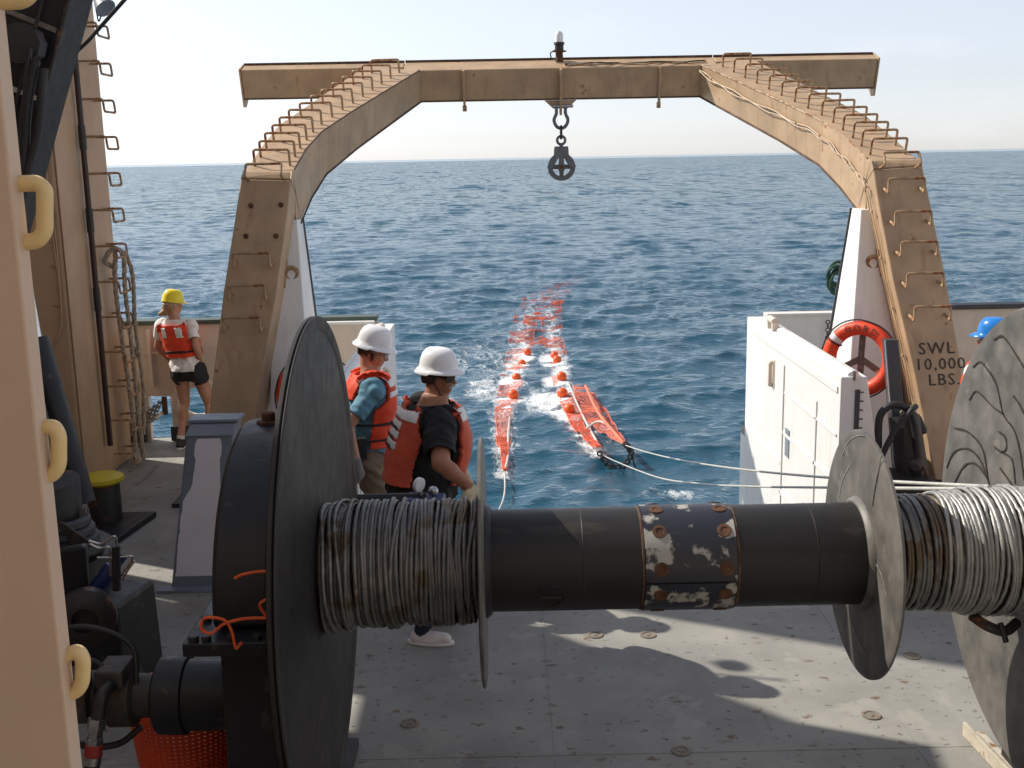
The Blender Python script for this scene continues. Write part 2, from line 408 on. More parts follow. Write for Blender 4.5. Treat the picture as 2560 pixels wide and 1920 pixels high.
def sea_material():
    m = bpy.data.materials.new('sea_water'); m.use_nodes = True
    nt = m.node_tree; N, L = nt.nodes, nt.links
    for n in list(N): N.remove(n)
    out = N.new('ShaderNodeOutputMaterial'); geo = N.new('ShaderNodeNewGeometry')
    def nz(sc, det, rg, stretch=(1, 1, 1)):
        mp = N.new('ShaderNodeMapping'); mp.inputs['Scale'].default_value = stretch; mp.inputs['Rotation'].default_value = (0, 0, R(-20)); L.new(geo.outputs['Position'], mp.inputs[0])
        n = N.new('ShaderNodeTexNoise'); n.inputs['Scale'].default_value = sc; n.inputs['Detail'].default_value = det; n.inputs['Roughness'].default_value = rg
        L.new(mp.outputs[0], n.inputs['Vector']); return n.outputs['Fac']
    b1 = N.new('ShaderNodeBump'); b1.inputs['Strength'].default_value = .85; b1.inputs['Distance'].default_value = .16; L.new(nz(1.1, 5, .62, (.75, 1.3, 1)), b1.inputs['Height'])
    b2 = N.new('ShaderNodeBump'); b2.inputs['Strength'].default_value = .8; b2.inputs['Distance'].default_value = .04; L.new(nz(5, 5, .65, (.7, 1.2, 1)), b2.inputs['Height']); L.new(b1.outputs[0], b2.inputs['Normal'])
    # open-sea slopes, also where the mesh is too coarse to carry them
    def nzc(sc, det, stretch):
        mp = N.new('ShaderNodeMapping'); mp.inputs['Scale'].default_value = stretch; mp.inputs['Rotation'].default_value = (0, 0, R(-12)); L.new(geo.outputs['Position'], mp.inputs[0])
        n = N.new('ShaderNodeTexNoise'); n.inputs['Scale'].default_value = sc; n.inputs['Detail'].default_value = det; n.inputs['Roughness'].default_value = .6; L.new(mp.outputs[0], n.inputs['Vector'])
        v = N.new('ShaderNodeVectorMath'); v.operation = 'SUBTRACT'; L.new(n.outputs['Color'], v.inputs[0]); v.inputs[1].default_value = (.5, .5, .5); return v.outputs[0]
    def vmath(op, a, b=None):
        v = N.new('ShaderNodeVectorMath'); v.operation = op; L.new(a, v.inputs[0])
        if b is not None:
            if isinstance(b, tuple): v.inputs[1].default_value = b
            else: L.new(b, v.inputs[1])
        return v.outputs[0]
    sx = N.new('ShaderNodeSeparateXYZ'); L.new(geo.outputs['Position'], sx.inputs[0])
    far = N.new('ShaderNodeMapRange'); far.interpolation_type = 'SMOOTHSTEP'; L.new(sx.outputs['Y'], far.inputs['Value'])
    for k_, v_ in (('From Min', 25), ('From Max', 120), ('To Min', .35), ('To Max', 1.15)): far.inputs[k_].default_value = v_
    pv = vmath('ADD', vmath('MULTIPLY', nzc(1.6, 6, (.5, 1, 1)), (.9, 1.5, 0)), vmath('ADD', vmath('MULTIPLY', nzc(.3, 6, (.4, 1, 1)), (.5, 1.3, 0)), vmath('ADD', vmath('MULTIPLY', nzc(.55, 5, (1, .2, 1)), (.3, 1.3, 0)), vmath('MULTIPLY', nzc(.13, 5, (1.2, .16, 1)), (.2, 1.1, 0)))))
    sc_ = N.new('ShaderNodeVectorMath'); sc_.operation = 'SCALE'; L.new(pv, sc_.inputs[0]); L.new(far.outputs[0], sc_.inputs['Scale'])
    nrm = vmath('NORMALIZE', vmath('ADD', b2.outputs[0], sc_.outputs[0]))
    dif = N.new('ShaderNodeBsdfDiffuse'); dif.inputs['Color'].default_value = (.032, .165, .27, 1)
    tr = N.new('ShaderNodeBsdfTransparent'); tr.inputs['Color'].default_value = (.86, .90, .92, 1)
    body = N.new('ShaderNodeMixShader'); body.inputs[0].default_value = .42; L.new(tr.outputs[0], body.inputs[1]); L.new(dif.outputs[0], body.inputs[2])
    gl = N.new('ShaderNodeBsdfGlossy'); gl.inputs['Roughness'].default_value = .10; gl.inputs['Color'].default_value = (.95, .985, 1, 1); L.new(nrm, gl.inputs['Normal'])
    fr = N.new('ShaderNodeFresnel'); fr.inputs['IOR'].default_value = 1.333; L.new(nrm, fr.inputs['Normal'])
    wat = N.new('ShaderNodeMixShader'); L.new(fr.outputs[0], wat.inputs[0]); L.new(body.outputs[0], wat.inputs[1]); L.new(gl.outputs[0], wat.inputs[2])
    fo = N.new('ShaderNodeBsdfDiffuse'); fo.inputs['Color'].default_value = (.80, .83, .84, 1)
    at = N.new('ShaderNodeAttribute'); at.attribute_name = 'foam'
    n1 = nz(5.5, 10, .85, (1.0, .45, 1))
    a = N.new('ShaderNodeMath'); a.operation = 'ADD'; L.new(at.outputs['Fac'], a.inputs[0]); L.new(n1, a.inputs[1])
    mr = N.new('ShaderNodeMapRange'); mr.inputs['From Min'].default_value = 1.05; mr.inputs['From Max'].default_value = 1.24; L.new(a.outputs[0], mr.inputs['Value'])
    mx = N.new('ShaderNodeMixShader'); L.new(mr.outputs[0], mx.inputs[0]); L.new(wat.outputs[0], mx.inputs[1]); L.new(fo.outputs[0], mx.inputs[2])
    L.new(mx.outputs[0], out.inputs['Surface'])
    return m
sea_me = build_sea()
M['sea'] = sea_material()
tag(link('sea', sea_me, M['sea'], None, 0), kind='structure')
M['deep'] = mat('deep_water', (.004, .022, .034), .9, var=.05, bump=0, spec=0)
tag(MB().lathe((0, 0, -9), (0, 0, 1), [(0, 0), (6000, 0)], 48).build('deep_water', M['deep'], smooth=0), kind='structure')

# ================================================================== deck and hull
def deck_material():
    m = mat('deck_paint', (.262, .255, .232), .74, var=.20, scale=1.7, rust=.30, rscale=14, rustcol=(.10, .062, .035), bump=.7, bscale=150, second=(.30, .29, .262), samt=.40, sscale=2.6)
    nt = m.node_tree; N, L = nt.nodes, nt.links; P = N['Principled BSDF']; src = P.inputs['Base Color'].links[0].from_socket
    tc = N.new('ShaderNodeTexCoord')
    def noise(sc, det, stretch=(1, 1, 1), rot=0):
        mp = N.new('ShaderNodeMapping'); mp.inputs['Scale'].default_value = stretch; mp.inputs['Rotation'].default_value = (0, 0, rot); L.new(tc.outputs['Object'], mp.inputs[0])
        n = N.new('ShaderNodeTexNoise'); n.inputs['Scale'].default_value = sc; n.inputs['Detail'].default_value = det; n.inputs['Roughness'].default_value = .6; L.new(mp.outputs[0], n.inputs['Vector']); return n
    def rng_(sock, a, b, lo=0, hi=1):
        r = N.new('ShaderNodeMapRange'); r.inputs['From Min'].default_value = a; r.inputs['From Max'].default_value = b; r.inputs['To Min'].default_value = lo; r.inputs['To Max'].default_value = hi; L.new(sock, r.inputs['Value']); return r.outputs[0]
    def math_(op, a, b):
        q = N.new('ShaderNodeMath'); q.operation = op; L.new(a, q.inputs[0]); L.new(b, q.inputs[1]); return q.outputs[0]
    def over(fac, col):
        nonlocal src
        x = N.new('ShaderNodeMix'); x.data_type = 'RGBA'; L.new(fac, x.inputs[0]); L.new(src, x.inputs[6]); x.inputs[7].default_value = (*col, 1); src = x.outputs[2]
    over(rng_(noise(.9, 6).outputs['Fac'], .52, .75, 0, .55), (.17, .165, .155))                    # worn grey tread areas
    over(rng_(noise(3.2, 8, (1, .25, 1), .35).outputs['Fac'], .62, .70, 0, .45), (.36, .35, .32))    # scraped light streaks
    over(rng_(noise(9, 5, (1, .035, 1), .22).outputs['Fac'], .66, .72, 0, .7), (.08, .078, .075))    # drag marks
    over(rng_(noise(7, 5, (.04, 1, 1), -.5).outputs['Fac'], .69, .74, 0, .5), (.09, .085, .08))
    # flecks of rust and dirt
    for sc, seed, col, keep in ((6.5, 1.0, (.13, .075, .04), .62), (15.0, 5.0, (.09, .07, .05), .5)):
        mp = N.new('ShaderNodeMapping'); mp.inputs['Location'].default_value = (seed, seed * 2, 0); mp.inputs['Scale'].default_value = (.7, 1.0, 1); L.new(tc.outputs['Object'], mp.inputs[0])
        dn_ = noise(26, 3); add = N.new('ShaderNodeVectorMath'); add.operation = 'MULTIPLY_ADD'; L.new(dn_.outputs['Color'], add.inputs[0]); add.inputs[1].default_value = (.09, .09, 0); L.new(mp.outputs[0], add.inputs[2])
        vo = N.new('ShaderNodeTexVoronoi'); vo.voronoi_dimensions = '2D'; vo.inputs['Scale'].default_value = sc; L.new(add.outputs[0], vo.inputs['Vector'])
        sep = N.new('ShaderNodeSeparateColor'); L.new(vo.outputs['Color'], sep.inputs[0])
        over(math_('MULTIPLY', rng_(vo.outputs['Distance'], .15, .06), rng_(sep.outputs[0], keep, keep + .25, 0, .9)), col)
    L.new(src, P.inputs['Base Color'])
    return m
M['deck'] = deck_material()
HX0, HX1 = -5.35, 6.85
RX0, RX1 = -1.15, 2.60                         # the stern ramp's walls
DY = 8.15                                      # the ramp starts here
STERN = 12.1
b = MB()
def slab(x0, x1, y0, y1, z0, z1): return b.box(((x0 + x1) / 2, (y0 + y1) / 2, (z0 + z1) / 2), (x1 - x0, y1 - y0, z1 - z0))
slab(HX0, HX1, -4, DY, -.06, 0)
slab(HX0, RX0 - .003, DY, STERN, -.06, 0)
slab(RX1 + .003, HX1, DY, STERN, -.06, 0)
deck = tag(b.build('deck', M['deck'], smooth=0), kind='structure')
b = MB()
for x0, x1 in ((HX0, HX0 + .08), (HX1 - .08, HX1)): slab(x0, x1, -4, STERN, -4, -.064)
slab(HX0 + .08, RX0 - .08, STERN - .08, STERN, -4, -.064); slab(RX1 + .08, HX1 - .08, STERN - .08, STERN, -4, -.064)
slab(RX0 - .08, RX0, DY, STERN, -4, -.064); slab(RX1, RX1 + .08, DY, STERN, -4, -.064)
slab(HX0 + .08, HX1 - .08, -4, -3.9, -4, -.064)
tag(b.build('hull', M['white'], smooth=0), kind='structure')
tag(MB().hexa([V(RX0, DY, -.12), V(RX1, DY, -.12), V(RX1, STERN, -3.4), V(RX0, STERN, -3.4), V(RX0, DY, -.005), V(RX1, DY, -.005), V(RX1, STERN, -3.2), V(RX0, STERN, -3.2)])
    .build('stern_ramp', M['blackr'], smooth=0), kind='structure')
# screw-in tie-down sockets let into the deck
M['socket'] = mat('socket_steel', (.20, .175, .14), .6, var=.3, scale=30, rust=.42, rscale=25, rustcol=(.10, .05, .025))
def socket_mesh():
    q = MB()
    q.lathe((0, 0, 0), (0, 0, 1), [(.052, .0), (.050, .006), (.036, .007), (.034, .003), (.016, .003), (.014, .006), (0, .006)], 20)
    return q
for k, (px, py) in enumerate([(1488, 1588), (1620, 1588), (2178, 1789), (1703, 1878), (1024, 1809), (2280, 1640), (1700, 1420), (700, 1400)]):
    p = atZ(px, py, .001)
    if k == 0:
        s0 = socket_mesh().build('tie_down_socket', M['socket'], deck); s0.location = tuple(p)
    else:
        s = s0.copy(); scene.collection.objects.link(s); s.location = tuple(p)
# weld seams between the deck plates
for k, y in enumerate((5.2, 7.45)):
    MB().box((XC, y, .0005), (HX1 - HX0 - .2, .012, .003)).build('weld_seam', M['deck'], deck, 0)
for k, x in enumerate((-1.62, .22, 2.05)):
    MB().box((x, 2.1, .0007), (.012, 12, .003)).build('weld_seam', M['deck'], deck, 0)

# ================================================================== bulwarks, gates, pillars
BZ = 1.27
def hole_plate(m, x0, x1, z0, z1, cx, cz, rx, rz, y0, y1, n=40):
    """upright plate with an oval hole through it"""
    ang = [2 * math.pi * i / n for i in range(n)]
    for a in (math.atan2(z0 - cz, x0 - cx), math.atan2(z0 - cz, x1 - cx), math.atan2(z1 - cz, x0 - cx), math.atan2(z1 - cz, x1 - cx)): ang.append(a % (2 * math.pi))
    ang = sorted(set(round(a, 6) for a in ang)); n = len(ang); vs = []
    for y in (y0, y1):
        for a in ang: vs.append((cx + rx * math.cos(a), y, cz + rz * math.sin(a)))
        for a in ang:
            c, s = math.cos(a), math.sin(a); t = min(((x1 - cx) / c if c > 1e-9 else (x0 - cx) / c if c < -1e-9 else 1e9), ((z1 - cz) / s if s > 1e-9 else (z0 - cz) / s if s < -1e-9 else 1e9))
            vs.append((cx + c * t, y, cz + s * t))
    fs = []
    for i in range(n):
        j = (i + 1) % n
        fs += [(i, j, n + j, n + i), (2 * n + j, 2 * n + i, 3 * n + i, 3 * n + j), (i, 2 * n + i, 2 * n + j, j), (n + i, n + j, 3 * n + j, 3 * n + i)]
    return m.add(vs, fs)
YB = 11.95
bw = thing('stern_bulwark', (-3.2, YB, 0), 'cream painted stern bulwark with oval mooring chock behind person in yellow helmet', 'bulwark')
m = MB()
m.box(((HX0 - 3.86) / 2, YB + .04, .64), (-3.86 - HX0, .08, 1.28))
m.box((-3.74, YB + .04, .89), (.24, .08, .78))                       # above the freeing port
m.box((-3.585, YB + .04, .64), (.07, .08, 1.28))
m.box((-3.225, YB + .04, 1.02), (.65, .08, .52))
CHX, CHZ = atY(495, 1003, YB)[0], atY(495, 1003, YB)[2]
hole_plate(m, -3.55, -2.9, 0, .76, CHX, CHZ, .20, .175, YB, YB + .08)
m.box(((-2.9 + RX0 - .2) / 2, YB + .04, .64), (RX0 - .2 + 2.9, .08, 1.28))
m.build('panel', M['offwhite'], bw, 0)
m = MB(); m.tube([V(CHX + .235 * math.cos(a), YB + .03, CHZ + .21 * math.sin(a)) for a in np.linspace(0, 2 * math.pi, 40)[:-1]], .065, 10, closed=True)
m.build('chock_ring', M['offwhite'], bw)
MB().box(((HX0 + RX0 - .2) / 2, YB + .045, 1.305), (RX0 - .2 - HX0, .20, .05)).build('cap_rail', M['green'], bw, 0, .012)
for x in (-3.80, -3.42): MB().prism([(x, YB - .002, .62), (x, YB - .002, 1.24), (x, YB - .09, 1.24), (x, YB - .09, .62)], (.035, 0, 0)).build('stiffener', M['offwhite'], bw, 0, .004)
MB().box((-3.52, YB - .03, .09), (.22, .05, .16)).build('foot_plate', M['rail_dark'], bw, 0, .004)
MB().box((-4.0, YB - .03, .09), (.2, .05, .16)).build('foot_plate', M['rail_dark'], bw, 0, .004)
m = MB(); m.tube([V(-4.3, YB - .05, .98), V(-2.5, YB - .05, .98)], .008, 6); m.build('cable', M['offwhite'], bw)

bw = thing('stern_bulwark', (4.6, YB, 0), 'dark capped stern bulwark seen to the right of the stencilled frame leg', 'bulwark')
MB().box(((RX1 + .2 + HX1) / 2, YB + .04, .64), (HX1 - RX1 - .2, .08, 1.28)).build('panel', M['offwhite'], bw, 0, .004)
MB().box(((4.0 + HX1) / 2, YB + .045, 1.305), (HX1 - 4.0, .20, .05)).build('cap_rail', M['rail_dark'], bw, 0, .012)
for sx, who, nm in ((HX0, 'port', 'left'), (HX1, 'starboard', 'right')):
    w = thing('side_bulwark', (sx, 8, 0), 'cream side bulwark running along the %s edge of the deck' % nm, 'bulwark')
    MB().box((sx + (.04 if sx < 0 else -.04), 4.0, .635), (.08, YB * 2 - 8.02, 1.27)).build('panel', M['offwhite'], w, 0)
    MB().box((sx + (.04 if sx < 0 else -.04), 4.0, 1.30), (.2, YB * 2 - 8.3, .05)).build('cap_rail', M['green'], w, 0, .01)

# folded mesh step beside the bulwark
g = thing('step_grating', (-3.85, 11.5, 0), 'rusty brown mesh step hinged on the bulwark left of the yellow helmet person', 'grating')
m = MB(); A, B_ = atY(322, 1062, 11.75), atY(404, 1004, 11.75); dn = V(0, -.25, -.13)
for i in range(15):
    t = i / 14; p = A + (B_ - A) * t; m.tube([p + V(0, 0, .03 if i % 2 else 0), p + dn], .007, 5)
for k in range(5): m.tube([A + dn * k / 4, B_ + dn * k / 4], .008, 5)
m.build('mesh', M['yelgrip'], g, 0)
m = MB(); m.tube([B_ + V(.03, 0, .05), B_ + V(.03, -.0, -.14)], .03, 8); m.build('hinge', M['rust'], g)
MB().tube([A + dn, A + V(-.02, .1, -.42)], .02, 6).build('bracket', M['offwhite'], g); MB().tube([B_ + dn, B_ + V(0, .12, -.12)], .02, 6).build('bracket', M['offwhite'], g)

# the two ramp gates
def gate(x_in, side, label):
    """side +1: thickness grows to +x; inner face at x_in"""
    g = thing('ramp_gate', (x_in, 10, 0), label, 'gate')
    y0, y1, t = 8.42, 11.76, .20
    zb = -1.2
    X = lambda d: x_in + side * d
    m = MB()
    p = [V(X(0), y0, zb), V(X(.62), y0, zb), V(X(.34), y1, zb), V(X(0), y1, zb), V(X(0), y0, BZ), V(X(t), y0, BZ), V(X(t), y1, BZ), V(X(0), y1, BZ)]
    m.hexa(p); m.build('wall', M['white'], g, 0, .008)
    e = .011
    def strip(ya, za, yb, zb2, w=.045, d=e, name='rib'):
        dv = unit(V(0, yb - ya, zb2 - za)); nv = V(0, -dv[2], dv[1]) * w / 2
        a, c = V(X(-.001), ya, za), V(X(-.001), yb, zb2)
        MB().prism([a - nv, a + nv, c + nv, c - nv], V(-side * d, 0, 0)).build(name, M['white'], g, 0, .003)
    strip(y0 + .06, 1.16, y1 - .15, 1.16, .05); strip(9.05, .95, 9.05, -.12, .04); strip(10.15, 1.05, 10.15, -.3, .05)
    strip(y0 + .06, .42, 10.1, .42, .03); strip(y0 + .1, -.16, 10.15, -.16, .05); strip(10.2, .1, y1 - .1, .1, .03); strip(y0 + .05, .80, 10.1, .80, .02)
    # rubbing bar along the top
    m = MB(); m.tube([V(X(.10), y0 + .02, BZ + .012), V(X(.10), 10.9, BZ + .012)], .045, 10, flat=.6); m.build('top_bar', M['white'], g)
    m = MB(); m.lathe(V(X(.05), 10.75, BZ + .09), (0, 1, 0), [(.0, 0), (.035, 0), (.035, .22), (0, .22)], 12); m.box(V(X(.05), 10.75, BZ + .03), (.06, .05, .10)); m.box(V(X(.05), 10.95, BZ + .03), (.06, .05, .10)); m.build('hinge', M['offwhite'], g)
    m = MB(); m.tube(rounded([V(X(-.002), 10.55, .78), V(X(-.035), 10.55, .78), V(X(-.035), 10.55, 1.0), V(X(-.002), 10.55, 1.0)], .02), .02, 8); m.build('handle', M['offwhite'], g)
    m = MB(); m.box(V(X(-.004), 10.55, .89), (.008, .10, .28)); m.build('handle_plate', M['offwhite'], g, 0, .003)
    m = MB(); m.box(V(X(-.004), 9.95, .36), (.008, .14, .26)); m.build('slot_cover', M['grey'], g, 0, .003)
    # end post detail, towards the camera
    m = MB(); m.box(V(X(.13), y0 - .006, .72), (.035, .012, .9)); m.build('slot', M['rail_dark'], g, 0)
    for k in range(5): MB().box(V(X(.15), y0 - .008, 1.15 - k * .07), (.05, .012, .008)).build('draught_mark', M['rail_dark'], g, 0)
    m = MB(); m.tube([V(X(.10), y0 - .02, BZ - .02), V(X(.10), y0 - .02, BZ + .05)], .022, 10); m.build('pin', M['steel'], g)
    m = MB(); m.box(V(X(.26), y0 - .012, .45), (.03, .02, .05)); m.build('latch', M['blackr'], g, 0, .004)
    return g
gate(RX1 - .03, 1, 'tall white steel gate on the right side of the stern ramp, sunlit inside')
gate(RX0, -1, 'white steel gate on the left side of the stern ramp, behind the two white helmets')
for sgn, lab in ((1, 'white transom panel with a hanging hook behind the right ramp gate'), (-1, 'cream transom panel behind the person in a blue shirt')):
    x0 = (RX1 + .19) if sgn > 0 else (-2.30); x1 = 3.55 if sgn > 0 else (RX0 - .22)
    t = thing('transom_panel', ((x0 + x1) / 2, 11.82, 0), lab, 'bulwark')
    MB().box(((x0 + x1) / 2, 11.85, .63), (x1 - x0, .06, 1.26)).build('panel', M['offwhite' if sgn < 0 else 'white'], t, 0, .004)
    MB().box(((x0 + x1) / 2, 11.85, 1.275), (x1 - x0, .10, .03)).build('cap_rail', M['white'], t, 0, .006)
    if sgn < 0: MB().box((RX0 - .27, 11.815, .60), (.09, .012, 1.15)).build('rust_strip', M['offwhite'], t, 0)
def pillar(sgn, label, i0, i1):
    X = lambda d: XC + sgn * d
    p = thing('frame_pillar', (X(2.7), 10.6, 0), label, 'pillar')
    m = MB(); b_ = [(i0, 10.12), (2.98, 10.12), (2.98, 11.15), (i0, 11.15)]; t_ = [(i1, 10.72), (2.90, 10.72), (2.90, 11.0), (i1, 11.0)]
    m.hexa([V(X(a), c, 0) for a, c in b_] + [V(X(a), c, 2.42) for a, c in t_]); m.build('column', M['white'], p, 0, .01)
    m = MB(); m.tube([V(X(i0), 11.17, .1), V(X(i1), 11.02, 2.42)], .014, 6); m.build('edge_bar', M['rail_dark'], p)
    return p
pillar(1, 'white tapered pillar standing behind the right frame leg, above the lifebuoy', 2.38, 2.64)
pillar(-1, 'white tapered pillar standing behind the left frame leg', 2.52, 2.68)
# ================================================================== the A-frame
TT, QQ = V(0, .951, .309), V(0, .309, -.951)     # up the tilted upper frame; through its thickness (down and aft)
NN = -QQ
def zpl(Y): return 2.85 + .325 * (Y - 10.6)      # the upper frame's rung face
beta = math.atan2(10.58 - 9.75, 2.84)
LQ = V(0, math.cos(beta), -math.sin(beta)); LN = -LQ
def yleg(z): return 9.75 + (10.58 - 9.75) * z / 2.84
af = thing('a_frame', (XC, 10, 0), 'tan steel A-frame gantry with climbing rungs arching over the stern', 'gantry')
def loft(stations, mt, name, parent, bevel=.012):
    """stations: (inner, outer, depth vector)"""
    m = MB(); vs = []
    for a, c, d in stations: vs += [a, c, c + d, a + d]
    fs = [(0, 1, 2, 3)[::-1], tuple(range(len(vs) - 4, len(vs)))]
    for i in range(len(stations) - 1):
        o = 4 * i
        for j in range(4): fs.append((o + j, o + (j + 1) % 4, o + 4 + (j + 1) % 4, o + 4 + j))
    m.add(vs, fs); return m.build(name, mt, parent, 0, bevel)
def rung_mesh(kind):
    """local: x along the bar, y out of the plate, z up the member"""
    m = MB(); w = .165
    if kind == 'post': pts = [(-w, 0, 0), (-w, .155, 0), (w, .155, 0), (w, 0, 0)]
    else: pts = [(-w, 0, 0), (-w, .13, .075), (-w * .98, .155, -.05), (w * .98, .155, -.05), (w, .13, .075), (w, 0, 0)]
    m.tube(rounded([V(p) for p in pts], .022, 3), .0125, 8)
    ob = m.build('rung', M['tan_rung'], af); return ob
rung_src = {k: None for k in ('post', 'drop')}
def put_rung(kind, c, xd, nd):
    xd = unit(xd); nd = unit(nd); ud = np.cross(xd, nd)
    Mx = Matrix(((xd[0], nd[0], ud[0], 0), (xd[1], nd[1], ud[1], 0), (xd[2], nd[2], ud[2], 0), (0, 0, 0, 1)))
    if rung_src[kind] is None:
        rung_src[kind] = ob = rung_mesh(kind)
        ob.data.transform(Matrix.Translation(Vector(af.location)))
    else:
        ob = rung_src[kind].copy(); scene.collection.objects.link(ob)
    q = V(c) - V(af.location)
    wig = Matrix.Rotation(random.uniform(-.03, .03), 4, 'X') @ Matrix.Rotation(random.uniform(-.025, .025), 4, 'Z')
    ob.matrix_local = Matrix.Translation(Vector(q)) @ Mx @ wig
    return ob
for s in (-1, 1):
    X = lambda d: XC + s * d
    P = lambda d, Y: V(X(d), Y, zpl(Y))
    up = [(P(1.72, 14.2), P(2.40, 14.48), QQ * .379), (P(2.34, 12.56), P(2.87, 12.80), QQ * .42), (P(2.58, 11.85), P(3.07, 12.10), QQ * .45),
          (P(2.66, 11.30), P(3.12, 11.40), QQ * .50), (P(2.68, 10.72), P(3.135, 10.76), QQ * .53)]
    mid = unit(QQ + LQ); k2 = unit(QQ * .7 + LQ * .3); k3 = unit(QQ * .3 + LQ * .7)
    up += [(V(X(2.685), 10.63, zpl(10.66)), V(X(3.14), 10.65, zpl(10.68)), k2 * .57), (V(X(2.69), 10.58, 2.80), V(X(3.15), 10.59, 2.82), k3 * .60)]
    loft(up, M['tan'], 'inclined_beam', af)
    leg = [(V(X(2.692), 10.575, 2.795), V(X(3.152), 10.585, 2.815), k3 * .598), (V(X(2.72), yleg(2.5), 2.5), V(X(3.20), yleg(2.5), 2.5), LQ * .60), (V(X(2.82), yleg(1.8), 1.8), V(X(3.31), yleg(1.8), 1.8), LQ * .58),
           (V(X(2.97), yleg(1.0), 1.0), V(X(3.41), yleg(1.0), 1.0), LQ * .60), (V(X(3.12), yleg(0), .0), V(X(3.52), yleg(0), .0), LQ * .62)]
    lg = loft(leg, M['tan'], 'leg', af)
    MB().box((X(3.3), 10.05, .02), (.8, 1.1, .04)).build('foot_plate', M['blackr'], af, 0, .006)
    MB().box((X(2.93), yleg(1.98) - .004, 1.98), (.02, .004, .004)).build('weld', M['tan'], af, 0) if False else None
    # rungs up the slope, over the knee and down the leg
    for i in range(14):
        t = (i + .6) / 14; Y = 10.68 + (14.22 - 10.68) * t
        din = np.interp(Y, [10.72, 11.3, 11.85, 12.56, 14.2, 14.5], [2.68, 2.66, 2.58, 2.34, 1.72, 1.66]); dout = np.interp(Y, [10.76, 11.4, 12.1, 12.8, 14.48], [3.135, 3.12, 3.07, 2.87, 2.40])
        put_rung('post', P((din + dout) / 2, Y), (s, 0, 0) if s > 0 else (1, 0, 0), NN)
    put_rung('drop', V(X(2.92), 10.58, 2.80), (1, 0, 0), unit(NN * .5 + LN * .5))
    for (px, py) in ([(2245, 470), (2262, 552), (2278, 628), (2295, 704), (2312, 786)] if s > 0 else [(640, 655), (628, 735), (617, 815)]):
        z = 2.0
        for _ in range(6):
            p = atY(px, py, yleg(z)); z = p[2]
        din = np.interp(z, [0, 1, 1.8, 2.5, 2.8], [3.12, 2.97, 2.82, 2.72, 2.69]); dout = np.interp(z, [0, 1, 1.8, 2.5, 2.8], [3.52, 3.41, 3.31, 3.20, 3.15])
        put_rung('drop', V(X((din + dout) / 2), yleg(z), z), (1, 0, 0), LN)
    # pad eye on the inner face
    c = V(X(2.80), yleg(1.9) + .30, 1.93)
    m = MB(); m.torus(c + V(-s * .06, 0, 0), (0, 1, .0), .055, .02, 20, 8); m.build('pad_eye', M['tan_rung'], af)
    MB().box(c + V(s * .0, 0, 0), (.035, .10, .26), (0, -s * .12, 0)).build('pad_plate', M['tan_rung'], af, 0, .004)
    if s < 0:
        for (px, py) in ((625, 515), (700, 513), (617, 590), (692, 590)):
            p = atY(px, py, yleg(2.4)); q = V(p[0], yleg(p[2]), p[2])
            m = MB(); m.lathe(q - LQ * -.005, LN, [(.024, 0), (.024, .02), (.0, .024)], 8); m.build('bolt_head', M['rust'], af)
# crossbeam with its two narrower ends
def beam(d0, d1, Yf, wt, b, name):
    m = MB(); a = V(XC + d0, Yf, zpl(Yf)); L = V(d1 - d0, 0, 0)
    m.prism([a, a + TT * wt, a + TT * wt + QQ * b, a + QQ * b], L); return m.build(name, M['tan'], af, 0, .012)
beam(-1.92, 1.92, 14.2, .41, .379, 'crossbeam')
for s in (-1, 1):
    d0, d1 = (1.923, 3.93) if s > 0 else (-3.93, -1.923)
    beam(d0, d1, 14.37, .225, .36, 'beam_end')
    a = V(XC + s * 3.932, 14.36, zpl(14.36)) - QQ * .012; w = .255
    MB().prism([a, a + TT * w, a + TT * w + QQ * .45, a + TT * .10 + QQ * .50, a + TT * .0 + QQ * .47], V(s * .022, 0, 0)).build('end_plate', M['tan'], af, 0, .004)
    m = MB(); a = V(XC + s * 1.2, 14.198, zpl(14.198)); m.prism([a, a - TT * .055, a - TT * .055 + QQ * .42, a + QQ * .46], V(.03, 0, 0)); m.build('stiffener', M['tan'], af, 0, .004)
    m = MB(); m.cyl(V(XC + s * 1.2 + .015, 14.33, 3.53), V(XC + s * 1.2 + .015, 14.33, 3.60), .026, 10); m.build('lug', M['tan_rung'], af)
m = MB(); a = V(XC - .012, 14.198, zpl(14.198)); m.prism([a, a - TT * .075, a - TT * .085 + QQ * .40, a - TT * .05 + QQ * .57, a + TT * .05 + QQ * .57, a + TT * .1 + QQ * .39], V(.03, 0, 0)); m.build('lug_plate', M['tan'], af, 0, .005)
a = V(XC - .20, 14.33, zpl(14.2) - .375); MB().prism([a, a + V(.40, 0, 0), a + V(.29, .0, -.10), a + V(.11, 0, -.10)], V(0, .02, 0)).build('lug_web', M['tan'], af, 0, .004)
